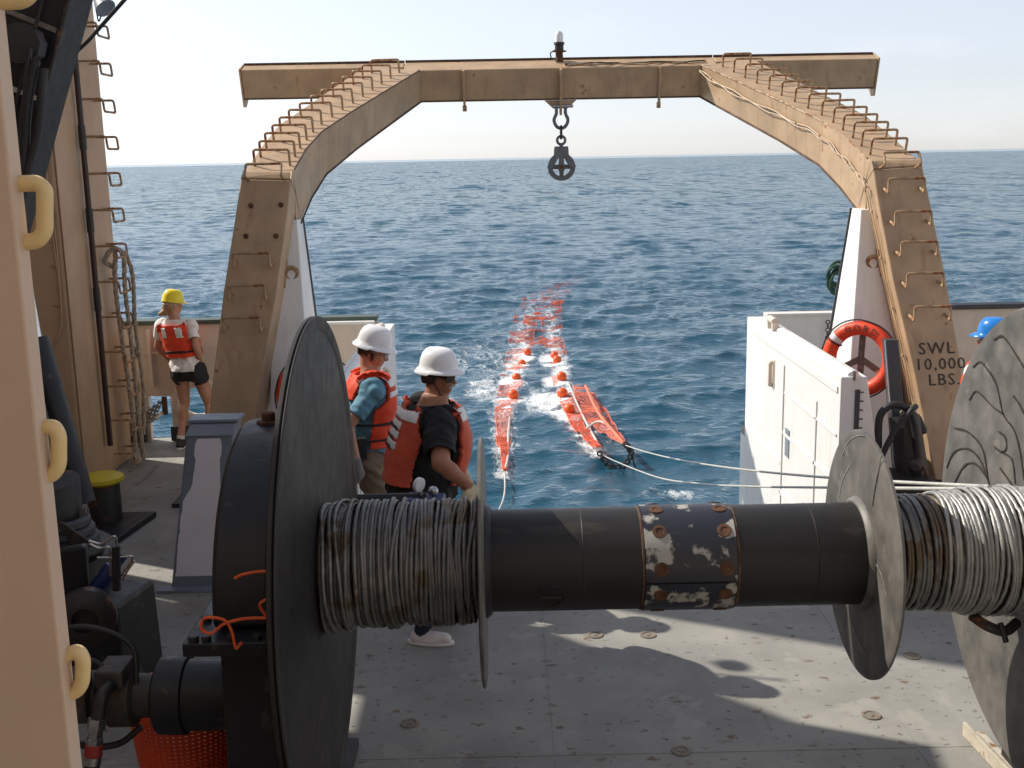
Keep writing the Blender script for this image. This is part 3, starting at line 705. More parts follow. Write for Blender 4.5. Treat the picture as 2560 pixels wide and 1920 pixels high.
# rusted edge bars
a = V(XC - 1.92, 14.2, zpl(14.2)) + TT * .412; MB().box(a + V(1.92, .004, .012), (3.84, .016, .030)).build('edge_bar', M['edge'], af, 0)
a = V(XC - 1.92, 14.2, zpl(14.2)); MB().tube([a + QQ * .384, a + QQ * .384 + V(3.84, 0, 0)], .010, 6).build('edge_bar', M['edge'], af)
for s in (-1, 1):
    a = V(XC + s * 1.93, 14.37, zpl(14.37)) + TT * .228; MB().box(a + V(s * 1.0, .004, .012), (2.0, .016, .030)).build('edge_bar', M['edge'], af, 0)
    a = V(XC + s * 1.93, 14.368, zpl(14.37)) + QQ * .362; MB().tube([a, a + V(s * 2.0, 0, 0)], .010, 6).build('edge_bar', M['edge'], af)
    dp = [(1.72, 14.2, .382), (2.34, 12.56, .424), (2.58, 11.85, .454), (2.66, 11.30, .504), (2.68, 10.72, .534)]
    MB().tube([V(XC + s * (d - .004), Y, zpl(Y)) + QQ * o for d, Y, o in dp], .010, 6).build('edge_bar', M['edge'], af)
    MB().tube([V(XC + s * (d - .003), Y, zpl(Y) + .003) for d, Y, o in dp], .007, 6).build('edge_bar', M['edge'] if s < 0 else M['tan_rung'], af)
# loose cable clipped along beam and starboard arm
pts = []
for i in range(60):
    t = i / 59
    pts.append(V(XC + .06 + 1.72 * t, 14.24 + .05 * math.sin(t * 17), zpl(14.24) + .016 + .012 * abs(math.sin(t * 11))))
MB().tube(pts, .010, 6).build('cable', M['tan_rung'], af)
pts2 = [p + V(0, .10 + .05 * math.sin(i * .33), .024) for i, p in enumerate(pts)]
MB().tube(pts2, .010, 6).build('cable', M['blackr'], af)
def iface(d, Y, off=0):                            # point on the starboard inner face, off down its thickness
    return V(XC + d, Y, zpl(Y)) + QQ * off
cab = [iface(1.70, 14.19, .05), iface(1.98, 13.5, .12), iface(2.33, 12.56, .13), iface(2.57, 11.85, .13), iface(2.645, 11.3, .16), iface(2.67, 10.75, .18), V(XC + 2.70, yleg(2.5) + .12, 2.52), V(XC + 2.80, yleg(1.9) + .12, 1.9), V(XC + 2.93, yleg(1.2) + .12, 1.2), V(XC + 3.01, yleg(.7) + .12, .7)]
cab = [p + V(-.014, 0, 0) for p in cab]; base = smooth_path(cab, 14)
for k in range(2):
    pts = [p + V(-.008 - .006 * k, 0, 0) + (QQ * .02 * k if i < 80 else V(0, .05 * k, 0)) + V(0, 0, .014 * math.sin(i * (.55 + .13 * k) + k)) for i, p in enumerate(base)]
    MB().tube(pts, .006, 6).build('cable', M['tan'], af)
for i in range(6, len(base) - 4, 9):
    p = base[i]; MB().box(p + V(-.012, .0, -.01), (.016, .03, .022)).build('cable_clip', M['tan'], af, 0)
# stencilled rating
lx = (1, 0, 0); lu = unit(V(0, 10.58 - 9.75, 2.84))
for txt, px, py, sz in (('SWL', 2341, 872, .155), ('10,000', 2350, 911, .150), ('LBS.', 2360, 950, .150)):
    z = 1.1
    for _ in range(6): p = atY(px, py, yleg(z)); z = p[2]
    q = V(p[0], yleg(z), z) + LN * .004
    put_text('stencil_lettering', txt, sz, q, unit(V(1, 0, .02)), lu, M['ink'], af, 1.15, .0015)

# ------------------------------------------------------------------ lamp on the crossbeam
c = V(XC, 14.5, zpl(14.5))
lp = thing('deck_lamp', c, 'clear dome lamp on a rusty black base on the crossbeam', 'lamp')
m = MB(); m.lathe(c, (0, 0, 1), [(.055, -.03), (.05, .0), (.045, .10), (.05, .115), (.09, .118), (.09, .13), (.05, .134)], 20); m.build('base', M['rust'], lp)
m = MB(); m.lathe(c, (0, 0, 1), [(.055, .135), (.055, .20), (.066, .205), (.066, .23), (.0, .232)], 20); m.build('socket', M['blackr'], lp)
m = MB(); m.lathe(c, (0, 0, 1), [(.05, .232), (.052, .30), (.047, .335), (.032, .358), (.0, .366)], 20); m.build('dome', M['glass'], lp)
m = MB(); m.tube(smooth_path([c + V(-.05, -.02, .14), c + V(-.11, -.03, .10), c + V(-.09, -.05, .03), c + V(-.02, -.1, .01)], 6), .008, 6); m.build('wire', M['blackr'], lp)

M['castgrey'] = mat('cast_grey_paint', (.13, .14, .145), .5, var=.25, scale=12, rust=.33, rscale=14)
# ------------------------------------------------------------------ hanging block
top = V(XC + .003, 14.30, 3.555)
sb = thing('snatch_block', top, 'grey snatch block on a shackle hanging below the middle of the crossbeam', 'pulley block')
m = MB(); w = .075
m.tube(smooth_path([top + V(-w * .8, 0, .02), top + V(-w * .75, 0, -.07), top + V(-w * 1.15, 0, -.15), top + V(-w * .75, 0, -.225), top + V(0, 0, -.25), top + V(w * .75, 0, -.225), top + V(w * 1.15, 0, -.15), top + V(w * .75, 0, -.07), top + V(w * .8, 0, .02)], 5), .021, 8)
sh = m.build('shackle', M['castgrey'], sb)
m = MB(); m.cyl(top + V(-.10, 0, .015), top + V(.15, 0, .015), .02, 10); m.build('shackle_pin', M['steel'], sh)
m = MB(); m.tube([top + V(0, .045 * math.sin(a), -.30 + .075 * math.cos(a)) for a in np.linspace(0, 6.283, 20)[:-1]], .015, 8, closed=True); m.build('link', M['blackr'], sb)
m = MB(); m.torus(top + V(0, 0, -.395), (0, 1, 0), .05, .017, 20, 8); m.cyl(top + V(0, 0, -.45), top + V(0, 0, -.49), .024, 10); m.build('eye_swivel', M['castgrey'], sb)
bc = top + V(0, 0, -.72)                             # sheave centre
def cheek(y):
    out = [(-.085, .24), (.085, .24), (.09, .15), (.15, .08), (.178, .0), (.17, -.03), (.02, -.06), (-.02, -.06), (-.17, -.03), (-.178, .0), (-.15, .08), (-.09, .15)]
    m = MB(); m.prism([bc + V(a, y, z) for a, z in out[:5] + [(.165, -.02), (.10, .0), (.045, .10), (-.045, .10), (-.10, .0), (-.165, -.02)] + out[9:]], V(0, .014, 0)); return m
for y in (-.07, .056): cheek(y).build('cheek_plate', M['castgrey'], sb, 0, .003)
for y in (-.073, .06): MB().prism([bc + V(-.028, y, .10), bc + V(.028, y, .10), bc + V(.034, y, -.05), bc + V(-.034, y, -.05)], V(0, .012, 0)).build('strap', M['castgrey'], sb, 0, .002)
m = MB(); m.lathe(bc, (0, 1, 0), [(.112, -.045), (.17, -.045), (.172, -.03), (.15, -.01), (.15, .01), (.172, .03), (.17, .045), (.112, .045)], 36, closed=True)
for k in range(4):
    a = k * math.pi / 2; m.prism([bc + V(math.cos(a) * r_ + math.sin(a) * o_, -.02, math.sin(a) * r_ - math.cos(a) * o_) for r_, o_ in ((.02, .03), (.13, .024), (.13, -.024), (.02, -.03))], V(0, .04, 0))
m.lathe(bc, (0, 1, 0), [(.0, -.05), (.05, -.05), (.05, .05), (0, .05)], 16); m.build('sheave', M['castgrey'], sb)
m = MB(); m.lathe(bc, (0, 1, 0), [(0, -.1), (.022, -.1), (.022, .1), (0, .1)], 10); m.build('axle', M['rust'], sb)
m = MB(); m.box(bc + V(0, -.001, .235), (.165, .115, .03)); m.build('head_block', M['castgrey'], sb, 0, .004)

# ================================================================== the net winch
WY, WZ = 4.5, 1.30
ax = lambda x, dy=0, dz=0: V(x, WY + dy, WZ + dz)
wi = thing('net_winch', (.7, WY, 0), 'long black net winch drum with wire wound between big round flanges', 'winch')
def disc(x0, x1, Rr, name, mt, lip=.02, hub=.24, n=96):
    m = MB(); w = x1 - x0
    m.lathe(ax(x0), (1, 0, 0), [(.05, 0), (Rr - .03, 0), (Rr - .008, .004), (Rr, w * .3), (Rr, w * .7), (Rr - .008, w - .004), (Rr - .03, w), (.05, w)], n); return m.build(name, mt, wi, 30)
M['flange'] = mat('worn_flange_steel', (.12, .113, .102), .5, var=.42, scale=7, bump=.3, bscale=45, second=(.165, .155, .138), samt=.36, sscale=6, rust=.2, rscale=9)
M['flange_dark'] = mat('dark_flange_paint', (.030, .0275, .027), .55, spec=.3, var=.3, scale=3, bump=.3, bscale=30, second=(.044, .040, .038), samt=.42, sscale=1.6, streak=.35)
m = MB(); m.lathe(ax(-.9), (1, 0, 0), [(.213, 0), (.213, 3.2)], 72); m.build('drum_core', M['drum'], wi)
fl = disc(-.805, -.775, 1.04, 'big_flange', M['flange_dark'])
tag(fl, 'big dark flange at the left end')
m = MB(); m.lathe(ax(-.775), (1, 0, 0), [(1.0405, .001), (1.041, .005), (1.036, .009), (1.0, .007), (.985, .001)], 96, closed=True); m.build('rim', M['flange_dark'], fl)
for k, a in enumerate((.9, 2.0, 3.3, 4.6, 5.6)):
    m = MB(); p = ax(-.80, .8 * math.cos(a), .8 * math.sin(a)); q = ax(-.80, .98 * math.cos(a + .12), .98 * math.sin(a + .12))
disc(-.118, -.096, .52, 'small_flange', M['flange'])
f3 = disc(1.475, 1.50, .52, 'small_flange', M['flange'])
f4 = disc(2.22, 2.27, 1.03, 'big_flange', M['flange'])
m = MB(); m.lathe(ax(1.45), (1, 0, 0), [(.214, 0), (.222, 0), (.235, .012), (.24, .024), (.214, .024)], 64, closed=True); m.build('weld_collar', M['flange'], wi)
m = MB(); m.lathe(ax(-.096), (1, 0, 0), [(.214, .001), (.24, .001), (.235, .012), (.222, .026), (.214, .026)], 64, closed=True); m.build('weld_collar', M['drum'], wi)
# the clamp of two half shells, its paint flaking
M['flake'] = mat('flaking_clamp_paint', (.020, .022, .032), .4, var=.2, second=(.36, .35, .31), samt=.44, sscale=6.5, rust=.30, rscale=6, bump=.4, bscale=30)
for k in range(2):
    m = MB(); n = 24; prof = []; a0 = .15 + k * math.pi + .02; a1 = a0 + math.pi - .04; vs = []; fs = []
    for i in range(n + 1):
        a = a0 + (a1 - a0) * i / n
        for (x, r_) in ((.552, .214), (.552, .2205), (.922, .2205), (.922, .214)): vs.append(ax(x, r_ * math.cos(a), r_ * math.sin(a)))
    for i in range(n):
        for j in range(4): fs.append((4 * i + j, 4 * i + (j + 1) % 4, 4 * i + 4 + (j + 1) % 4, 4 * i + 4 + j))
    fs += [(0, 1, 2, 3), (4 * n + 3, 4 * n + 2, 4 * n + 1, 4 * n)]
    m.add(vs, fs); cs = m.build('clamp_shell', M['flake'], wi, 50)
    for xx in (.615, .878):
        for t in (.08, .31, .50, .69, .92):
            a = a0 + (a1 - a0) * t; d = V(0, math.cos(a), math.sin(a)); p = ax(xx) + d * .2195
            m = MB(); m.lathe(p, d, [(.030, .0), (.029, .004), (.017, .0045), (.015, .0015), (.0, .0015)], 16); m.build('screw', M['rust'], cs)
for x_ in (.539, .9235): MB().lathe(ax(x_), (1, 0, 0), [(.2128, 0), (.2165, .002), (.2165, .010), (.2128, .012)], 64, closed=True).build('rust_ring', M['edge'], wi)
for x_ in (.30, 1.25): MB().lathe(ax(x_), (1, 0, 0), [(.2128, 0), (.2142, .003), (.2128, .008)], 64, closed=True).build('weld_bead', M['drum'], wi)
a = R(205); d = V(0, math.cos(a), math.sin(a)); m = MB(); m.lathe(ax(.17) + d * .212, d, [(.062, -.02), (.06, .0035), (.05, .0035), (.048, -.002), (0, -.002)], 24); m.box(ax(.17) + d * .213, (.09, .012, .012)); m.build('plug', M['drum'], wi)

def wire_pack(x0, x1, turns, rfun, rope=.0088, seg=96, n=10, seed=3, wob=.008):
    r_ = np.random.default_rng(seed); N = int(turns * seg) + 1
    th = np.linspace(0, 2 * math.pi * turns, N); u = th / (2 * math.pi * turns)
    tn = th / (2 * math.pi)
    off = np.interp(tn, np.arange(0, turns + 2), r_.normal(0, 1, int(turns) + 2)[:int(turns) + 2])
    wv_ = vnoise(tn * 1.0 + 3 * seed, np.cos(th) * 1.2 + 7) - .5; w2 = vnoise(np.cos(th) * .9 + tn * .13, np.sin(th) * .9 + tn * .31 + seed) - .5
    x = x0 + (x1 - x0) * u + wob * 2.2 * w2 + wob * .6 * off * np.sin(th + off)
    rr = rfun(x, th) + .010 * (vnoise(tn * .9, tn * 0 + seed) > .55) + .006 * wv_
    s = th * .24
    C_ = np.stack([x, WY + rr * np.cos(th), WZ + rr * np.sin(th)], -1); er = np.stack([0 * th, np.cos(th), np.sin(th)], -1); ex = np.array([1.0, 0, 0])
    ph = np.linspace(0, 2 * math.pi, n, endpoint=False)
    lob = rope * (1 + .13 * np.cos(3 * ph[None, :] - 2 * math.pi * s[:, None] / .055))
    co = C_[:, None, :] + lob[:, :, None] * (np.cos(ph)[None, :, None] * er[:, None, :] + np.sin(ph)[None, :, None] * ex)
    i = np.arange(N - 1)[:, None] * n; j = np.arange(n)[None, :]
    q = np.stack([i + j, i + (j + 1) % n, i + n + (j + 1) % n, i + n + j], -1).reshape(-1, 4)
    return co.reshape(-1, 3), q
def wire_obj(name, packs, mt):
    o = wpos(wi); V_, F_ = [], []; k = 0
    for co, q in packs: V_.append(co - o); F_.append(q + k); k += len(co)
    co = np.concatenate(V_); q = np.concatenate(F_); me = bpy.data.meshes.new(name)
    me.vertices.add(len(co)); me.vertices.foreach_set('co', co.ravel()); me.loops.add(q.size); me.loops.foreach_set('vertex_index', q.ravel().astype(np.int32))
    me.polygons.add(len(q)); me.polygons.foreach_set('loop_start', np.arange(0, q.size, 4, dtype=np.int32)); me.update()
    ob = link(name, me, mt, wi, 0); me.polygons.foreach_set('use_smooth', [True] * len(me.polygons)); return ob
slack = lambda x, th: .228 + .020 * np.clip(vnoise(x * 14, x * 0 + 2) * 2 - .6, 0, 1) + .045 * np.clip(-np.sin(th), 0, 1) ** 2 * np.clip((-.62 - x) / .12, 0, 1)
wire_obj('wire_rope', [wire_pack(-.765, -.128, 42, slack, seed=3, wob=.010)], M['wire'])
wire_obj('wire_rope', [wire_pack(-.755, -.14, 18, lambda x, th: .246 + .016 * vnoise(x * 9 + 4, x * 0) + .03 * np.clip(-np.sin(th), 0, 1) * np.clip((-.6 - x) / .15, 0, 1), seed=9, wob=.030)], M['wire'])
wire_obj('wire_rope', [wire_pack(1.512, 2.208, 41, lambda x, th: .226 + 0 * x, seed=5, wob=.006)], M['wire'])
wire_obj('wire_rope', [wire_pack(1.78, 2.205, 25, lambda x, th: .246 + .012 * np.clip((x - 1.85) / .2, 0, 1), seed=6, wob=.012)], M['wire2'])
# a chafed splice with its clip hanging under the right-hand wire
m = MB(); m.tube(smooth_path([ax(1.93, -.1, -.25), ax(1.97, -.16, -.27), ax(2.05, -.15, -.30), ax(2.12, -.1, -.285)], 6), .022, 8); m.build('splice', M['blackr'], wi)
m = MB(); m.cyl(ax(2.02, -.17, -.255), ax(2.04, -.19, -.33), .012, 8); m.build('clip_bolt', M['blackr'], wi)
# gear case and pedestal on the left
def arch(r_, n=26, a0=-2, a1=182):
    return [(r_ * math.cos(R(a0 + (a1 - a0) * i / n)), r_ * math.sin(R(a0 + (a1 - a0) * i / n))) for i in range(n + 1)]
gx0, gx1 = -1.08, -.865
m = MB(); prof = [(y, z * .93) for y, z in arch(.66, 26, 0, 180)]
m.prism([ax(gx0, y, z + .0) for y, z in prof], (gx1 - gx0, 0, 0)); gc = m.build('gear_case', M['black'], wi, 35, .02)
m = MB(); m.lathe(ax(-.97, .0, .610), (0, 0, 1), [(.05, 0), (.05, .012), (.028, .014), (.028, .045), (.02, .05), (0, .05)], 6); m.build('filler_plug', M['rust'], gc)
m = MB(); m.box(ax(-1.01, -.02, -.03), (.30, 1.50, .05)); lg = m.build('bolting_plate', M['black'], wi, 0, .005)
for y in np.linspace(-.74, .70, 9):
    for x in (-1.125,): 
        m = MB(); m.lathe(ax(x, y, -.006), (0, 0, 1), [(.02, 0), (.02, .02), (0, .022)], 6); m.build('bolt_head', M['blackr'], lg)
for x in np.linspace(-1.08, -.90, 3):
    m = MB(); m.lathe(ax(x, -.74, -.006), (0, 0, 1), [(.018, 0), (.018, .02), (0, .022)], 6); m.build('bolt_head', M['blackr'], lg)
m = MB(); m.hexa([ax(-1.07, -.66, -1.30), ax(-.87, -.66, -1.30), ax(-.87, .66, -1.30), ax(-1.07, .66, -1.30), ax(-1.07, -.62, -.056), ax(-.87, -.62, -.056), ax(-.87, .62, -.056), ax(-1.07, .62, -.056)]); m.build('pedestal', M['black'], wi, 0, .015)
m = MB(); m.prism([ax(-1.065, -.665, -.60), ax(-.93, -.665, -.76), ax(-.93, -.665, -1.29), ax(-1.065, -.665, -1.29)], (0, -.12, 0)); m.build('web_plate', M['black'], wi, 0, .01)
m = MB(); m.box(ax(-.97, 0, -1.28), (.36, 1.7, .04)); m.build('foot_plate', M['blackr'], wi, 0, .005)
# right pedestal with its rusty foot
m = MB(); m.hexa([ax(2.42, -.6, -1.30), ax(2.7, -.6, -1.30), ax(2.7, .6, -1.30), ax(2.42, .6, -1.30), ax(2.42, -.25, .25), ax(2.7, -.25, .25), ax(2.7, .25, .25), ax(2.42, .25, .25)]); m.build('pedestal', M['black'], wi, 0, .015)
M['flakewhite'] = mat('flaking_foot_paint', (.50, .45, .36), .6, var=.2, rust=.42, rscale=11, rustcol=(.14, .075, .035), bump=.5)
fa, fb = atZ(2405, 1838, 0), atZ(2545, 1990, 0)
dv = unit(fb - fa); nv = V(-dv[1], dv[0], 0)
m = MB(); m.prism([fa + V(0, 0, .002), fa + nv * .11 + V(0, 0, .002), fa + nv * .11 + V(0, 0, .018), fa + nv * .018 + V(0, 0, .02), fa + nv * .018 + V(0, 0, .075), fa + V(0, 0, .075)], fb - fa + dv * .4); m.build('foot_angle', M['flakewhite'], wi, 0, .003)
# thin dark curved lines laid on the right big flange
def curl_line(pts, w=.0045):
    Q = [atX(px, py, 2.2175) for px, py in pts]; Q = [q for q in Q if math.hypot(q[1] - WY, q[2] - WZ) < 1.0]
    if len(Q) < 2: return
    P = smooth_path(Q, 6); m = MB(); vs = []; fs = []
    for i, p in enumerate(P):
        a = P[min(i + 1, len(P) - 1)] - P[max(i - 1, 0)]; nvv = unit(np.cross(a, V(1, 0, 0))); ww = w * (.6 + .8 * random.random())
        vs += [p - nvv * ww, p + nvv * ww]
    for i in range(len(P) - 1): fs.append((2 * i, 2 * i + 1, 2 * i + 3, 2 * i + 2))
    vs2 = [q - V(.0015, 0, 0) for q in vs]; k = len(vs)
    m.add(vs + vs2, fs + [tuple(j + k for j in f[::-1]) for f in fs]); m.build('dark_curl', M['ink'], f4, 0)
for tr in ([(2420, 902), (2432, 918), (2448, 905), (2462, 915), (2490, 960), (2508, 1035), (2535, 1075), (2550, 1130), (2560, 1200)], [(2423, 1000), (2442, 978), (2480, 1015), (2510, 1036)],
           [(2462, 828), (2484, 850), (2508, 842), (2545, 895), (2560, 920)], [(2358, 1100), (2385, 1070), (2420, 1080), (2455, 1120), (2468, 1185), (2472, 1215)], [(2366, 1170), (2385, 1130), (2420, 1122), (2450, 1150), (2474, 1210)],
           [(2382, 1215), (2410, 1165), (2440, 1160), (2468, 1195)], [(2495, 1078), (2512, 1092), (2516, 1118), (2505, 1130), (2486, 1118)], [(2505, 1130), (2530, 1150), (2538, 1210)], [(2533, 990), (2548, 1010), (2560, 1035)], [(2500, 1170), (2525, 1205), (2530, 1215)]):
    curl_line(tr)
def scratch(pts, mt, w, name):
    P = smooth_path([atX(px, py, 1.4735) for px, py in pts], 6); m = MB(); vs = []; n = len(P)
    for i, p in enumerate(P):
        a = P[min(i + 1, n - 1)] - P[max(i - 1, 0)]; nvv = unit(np.cross(a, V(1, 0, 0))); ww = w * (.4 + .9 * random.random()); vs += [p - nvv * ww, p + nvv * ww]
    fs = [(2 * i, 2 * i + 1, 2 * i + 3, 2 * i + 2) for i in range(n - 1)]
    m.add(vs + [q - V(.0012, 0, 0) for q in vs], fs + [tuple(j + 2 * n for j in f[::-1]) for f in fs]); m.build(name, mt, f3, 0)
M['scrape'] = mat('bare_scrape', (.34, .33, .31), .5, var=.3, scale=40)
scratch([(2204, 1140), (2196, 1180), (2187, 1225), (2181, 1265)], M['ink'], .0028, 'crack')
scratch([(2098, 1240), (2104, 1205), (2116, 1180), (2124, 1165)], M['scrape'], .0022, 'scratch')
scratch([(2105, 1140), (2120, 1105), (2142, 1090), (2160, 1088)], M['scrape'], .0018, 'scratch')
scratch([(2128, 1540), (2135, 1575), (2150, 1610), (2165, 1640)], M['scrape'], .003, 'scratch')
scratch([(2112, 1510), (2116, 1545), (2108, 1570)], M['ink'], .0025, 'crack')
scratch([(2180, 1390), (2205, 1440), (2216, 1490)], M['scrape'], .002, 'scratch')
# hydraulic motor driving the gear case
hy, hz = -.28, -.44; MS = .36
axm = lambda x, dy=0, dz=0: ax(x + MS, dy, dz)
mo = MB(); mo.lathe(axm(-1.78, hy, hz), (1, 0, 0), [(.0, .0), (.135, .0), (.153, .012), (.156, .06), (.156, .12), (.142, .125), (.142, .29), (.16, .295), (.16, .35)], 40); mo = mo.build('motor_housing', M['black'], wi, 35)
m = MB(); m.lathe(axm(-2.14, hy, hz), (1, 0, 0), [(0, 0), (.085, 0), (.105, .02), (.105, .13), (.088, .14), (.088, .17), (.122, .175), (.122, .27), (.09, .28), (.085, .36)], 20); m.build('motor', M['grease'], wi, 30)
MB().box(axm(-2.07, hy - .10, hz + .06), (.10, .10, .20)).build('valve_block', M['grease'], wi, 0, .006)
MB().box(axm(-1.93, hy - .05, hz + .13), (.11, .16, .07)).build('valve_block', M['grease'], wi, 0, .01)
hp = axm(-1.93, hy - .20, hz + .07)
m = MB(); m.tube(rounded([axm(-1.92, hy - .12, hz + .11), hp + V(0, 0, .04), hp + V(-.02, -.02, -.06)], .03), .026, 10); m.build('elbow', M['blackr'], wi)
dn = unit(V(-.14, -.18, -1.0))
q0 = hp + V(-.02, -.02, -.05)
m = MB(); m.lathe(q0, dn, [(.034, 0), (.036, .008), (.036, .045), (.028, .048), (.028, .075), (.033, .078), (.033, .10)], 6); fit = m.build('hose_fitting', M['steel'], wi, 30)
m = MB(); m.lathe(q0 + dn * .10, dn, [(.031, 0), (.034, .003), (.034, .045), (.031, .048)], 16); m.build('red_band', mat('red_band', (.30, .03, .025), .5), fit)
m = MB(); m.lathe(q0 + dn * .148, dn, [(.033, 0), (.033, .03), (.03, .032)], 16); m.build('ferrule', M['steel'], fit)
m = MB(); m.tube(smooth_path([q0 + dn * .175, q0 + dn * .5, q0 + dn * .8 + V(-.02, 0, 0), q0 + dn * 1.0 + V(-.10, -.05, .05)], 8), .030, 12); m.build('hydraulic_hose', M['rubber'], wi)
for k, (z1, yy) in enumerate(((.30, .0), (.22, -.06))):
    m = MB(); m.tube(smooth_path([axm(-1.85 - .1 * k, hy - .05 + yy, hz + .05), axm(-1.88 - .1 * k, hy + yy, hz + z1 * .75), axm(-2.1 - .1 * k, hy + yy, hz + z1), axm(-2.4, hy + yy + .05, hz + .13), axm(-2.75, hy + .1, hz - .1)], 8), .011, 8); m.build('control_hose', M['rubber'], wi)
m = MB(); m.tube(smooth_path([axm(-1.85, hy - .03, hz - .12), axm(-1.95, hy - .06, hz - .18), axm(-2.12, hy - .05, hz - .17), axm(-2.35, hy + .05, hz - .05)], 8), .014, 8); m.build('control_hose', M['rubber'], wi)
# orange cord tied to the bolting plate
c0 = ax(-.90, -.80, -.02)
for nm, pts in (('cord', [(668, 1545), (610, 1547), (560, 1560), (528, 1583), (504, 1572), (512, 1545), (560, 1550), (580, 1580), (590, 1620), (604, 1606)]),
                ('cord', [(668, 1428), (640, 1430), (605, 1437), (586, 1446)]), ('cord', [(670, 1545), (655, 1525), (650, 1510), (664, 1500), (675, 1498)])):
    m = MB(); m.tube(smooth_path([atY(px, py, 3.70) for px, py in pts], 7), .0055, 6)
    o = m.build('orange_cord', M['twine'], None, 30)
    tag(o, {0: 'orange cord looped below the black bolting plate', 1: 'short frayed orange cord end sticking out above the bolting plate', 2: 'orange cord bight tied at the plate corner'}[len([1 for q in bpy.data.objects if q.name.startswith('orange_cord')]) - 1], 'cord', 'orange cords on the winch')
# ================================================================== port side: mast, added shade walls, crane
MX0, MX1, MY0, MY1 = -5.15, -3.85, 9.95, 11.28
ms = thing('mast', (-4.5, 10.6, 0), 'broad tan steel mast with drop rungs and a dark pipe at the left', 'mast')
MB().box(((MX0 + MX1) / 2, (MY0 + MY1) / 2, 4.0), (MX1 - MX0, MY1 - MY0, 8.0)).build('column', M['mast'], ms, 0, .03)
MB().box((MX1 + .006, MY0 + .035, 4.0), (.012, .06, 8.0)).build('corner_strip', M['mast'], ms, 0, .004)
for z in (1.75, 3.35): MB().box(((MX0 + MX1) / 2 - .1, MY0 - .002, z), (1.0, .006, .012)).build('weld_seam', M['mast'], ms, 0)
pp = [atX(a, b_, MX1 + .05) for a, b_ in ((196, 150), (270, 1128))]
yp = (pp[0][1] + pp[1][1]) / 2
MB().tube([V(MX1 + .05, yp, .32), V(MX1 + .05, yp, 7.5)], .026, 10).build('pipe', mat('dark_red_pipe', (.035, .018, .016), .5, rust=.3), ms)
for z in (1.62, 2.35, 3.1): MB().cyl(V(MX1 + .05, yp, z), V(MX1 + .05, yp, z + .22), .034, 10).build('pipe_sleeve', M['blackr'], ms)
yn = atX(203, 230, MX1)[1]; yf = yn + .30; src = None
for k in range(20):
    z = .18 + k * .338
    if src is None:
        m = MB(); a = V(MX1, yn, 0); c = V(MX1, yf, 0)
        m.tube(rounded([a, a + V(.19, 0, 0), a + V(.20, .0, -.115), c + V(.20, 0, -.115), c + V(.19, 0, 0), c], .025, 3), .011, 8)
        src = ob = m.build('rung', M['tan_rung'], ms)
    else: ob = src.copy(); scene.collection.objects.link(ob)
    ob.location = (0, 0, z)
for dx in (0, .02):
    m = MB(); m.tube(smooth_path([V(MX0 + 1.22 + dx, MY0 - .012, 6.5), V(MX1 - .12 + dx, MY0 - .012, 4.2), V(MX1 - .10 + dx, MY0 - .012, 3.0), V(MX1 - .07 + dx, MY0 - .012, 2.3), V(MX1 - .06, MY0 - .014, 1.75), V(MX1 - .12, MY0 - .02, 1.45), V(MX1 - .42, MY0 - .03, 1.05), V(MX1 - .48, MY0 - .03, .4)], 8), .009, 6); m.build('cable', M['mast'], ms)
for z in (1.75, 2.1, 2.55, 3.0, 3.45): MB().box((MX1 - .09, MY0 - .014, z), (.07, .02, .012)).build('cable_clip', M['tan_rung'], ms, 0)
m = MB(); m.torus(V(MX1 - .95, MY0 - .10, 2.35), (.9, .1, 0), .10, .02, 20, 8); m.build('pad_eye', M['mast'], ms)

# mooring rope hitched on a rung
rp = thing('hanging_rope', V(MX1 + .2, yn + .15, 0), 'coarse pale rope hitched on a mast rung and hanging to the deck', 'rope')
ztop = .18 + 338e-3 * 6 - .10
Yr = yn + .17
def strands(path, r_, name):
    P = smooth_path(path, 10); s = 0; L = [[], [], []]
    for i, p in enumerate(P):
        if i: s += np.linalg.norm(P[i] - P[i - 1])
        t = unit(P[min(i + 1, len(P) - 1)] - P[max(i - 1, 0)]); n = unit(np.cross(t, V(.3, .9, .1))); b2 = np.cross(t, n)
        for k in range(3):
            a = s / .045 + k * 2.094; L[k].append(p + (n * math.cos(a) + b2 * math.sin(a)) * r_ * .55)
    m = MB()
    for k in range(3): m.tube(L[k], r_ * .6, 6)
    return m.build(name, M['rope'], rp)
x0 = MX1 + .14
strands([V(x0 - .03, Yr, ztop - .12), V(x0 - .10, Yr - .06, ztop - .05), V(x0 - .02, Yr - .02, ztop + .07), V(x0 + .06, Yr, ztop - .02), V(x0 + .04, Yr + .03, ztop - .35), V(x0 + .05, Yr + .06, ztop - 1.0), V(x0 + .05, Yr + .08, .5), V(x0 + .06, Yr + .08, .05)], .022, 'rope_fall')
strands([V(x0 + .0, Yr - .03, ztop + .04), V(x0 - .03, Yr - .03, ztop - .3), V(x0 - .01, Yr - .02, ztop - .9), V(x0 + .01, Yr, .75), V(x0 + .02, Yr, .25), V(x0 + .0, Yr - .05, .03)], .022, 'rope_fall')
strands([V(x0 + .04, Yr + .1, ztop + .03), V(x0 + .10, Yr + .1, ztop - .2), V(x0 + .08, Yr + .12, ztop - .7), V(x0 + .10, Yr + .14, .8), V(x0 + .07, Yr + .12, .3)], .02, 'rope_fall')

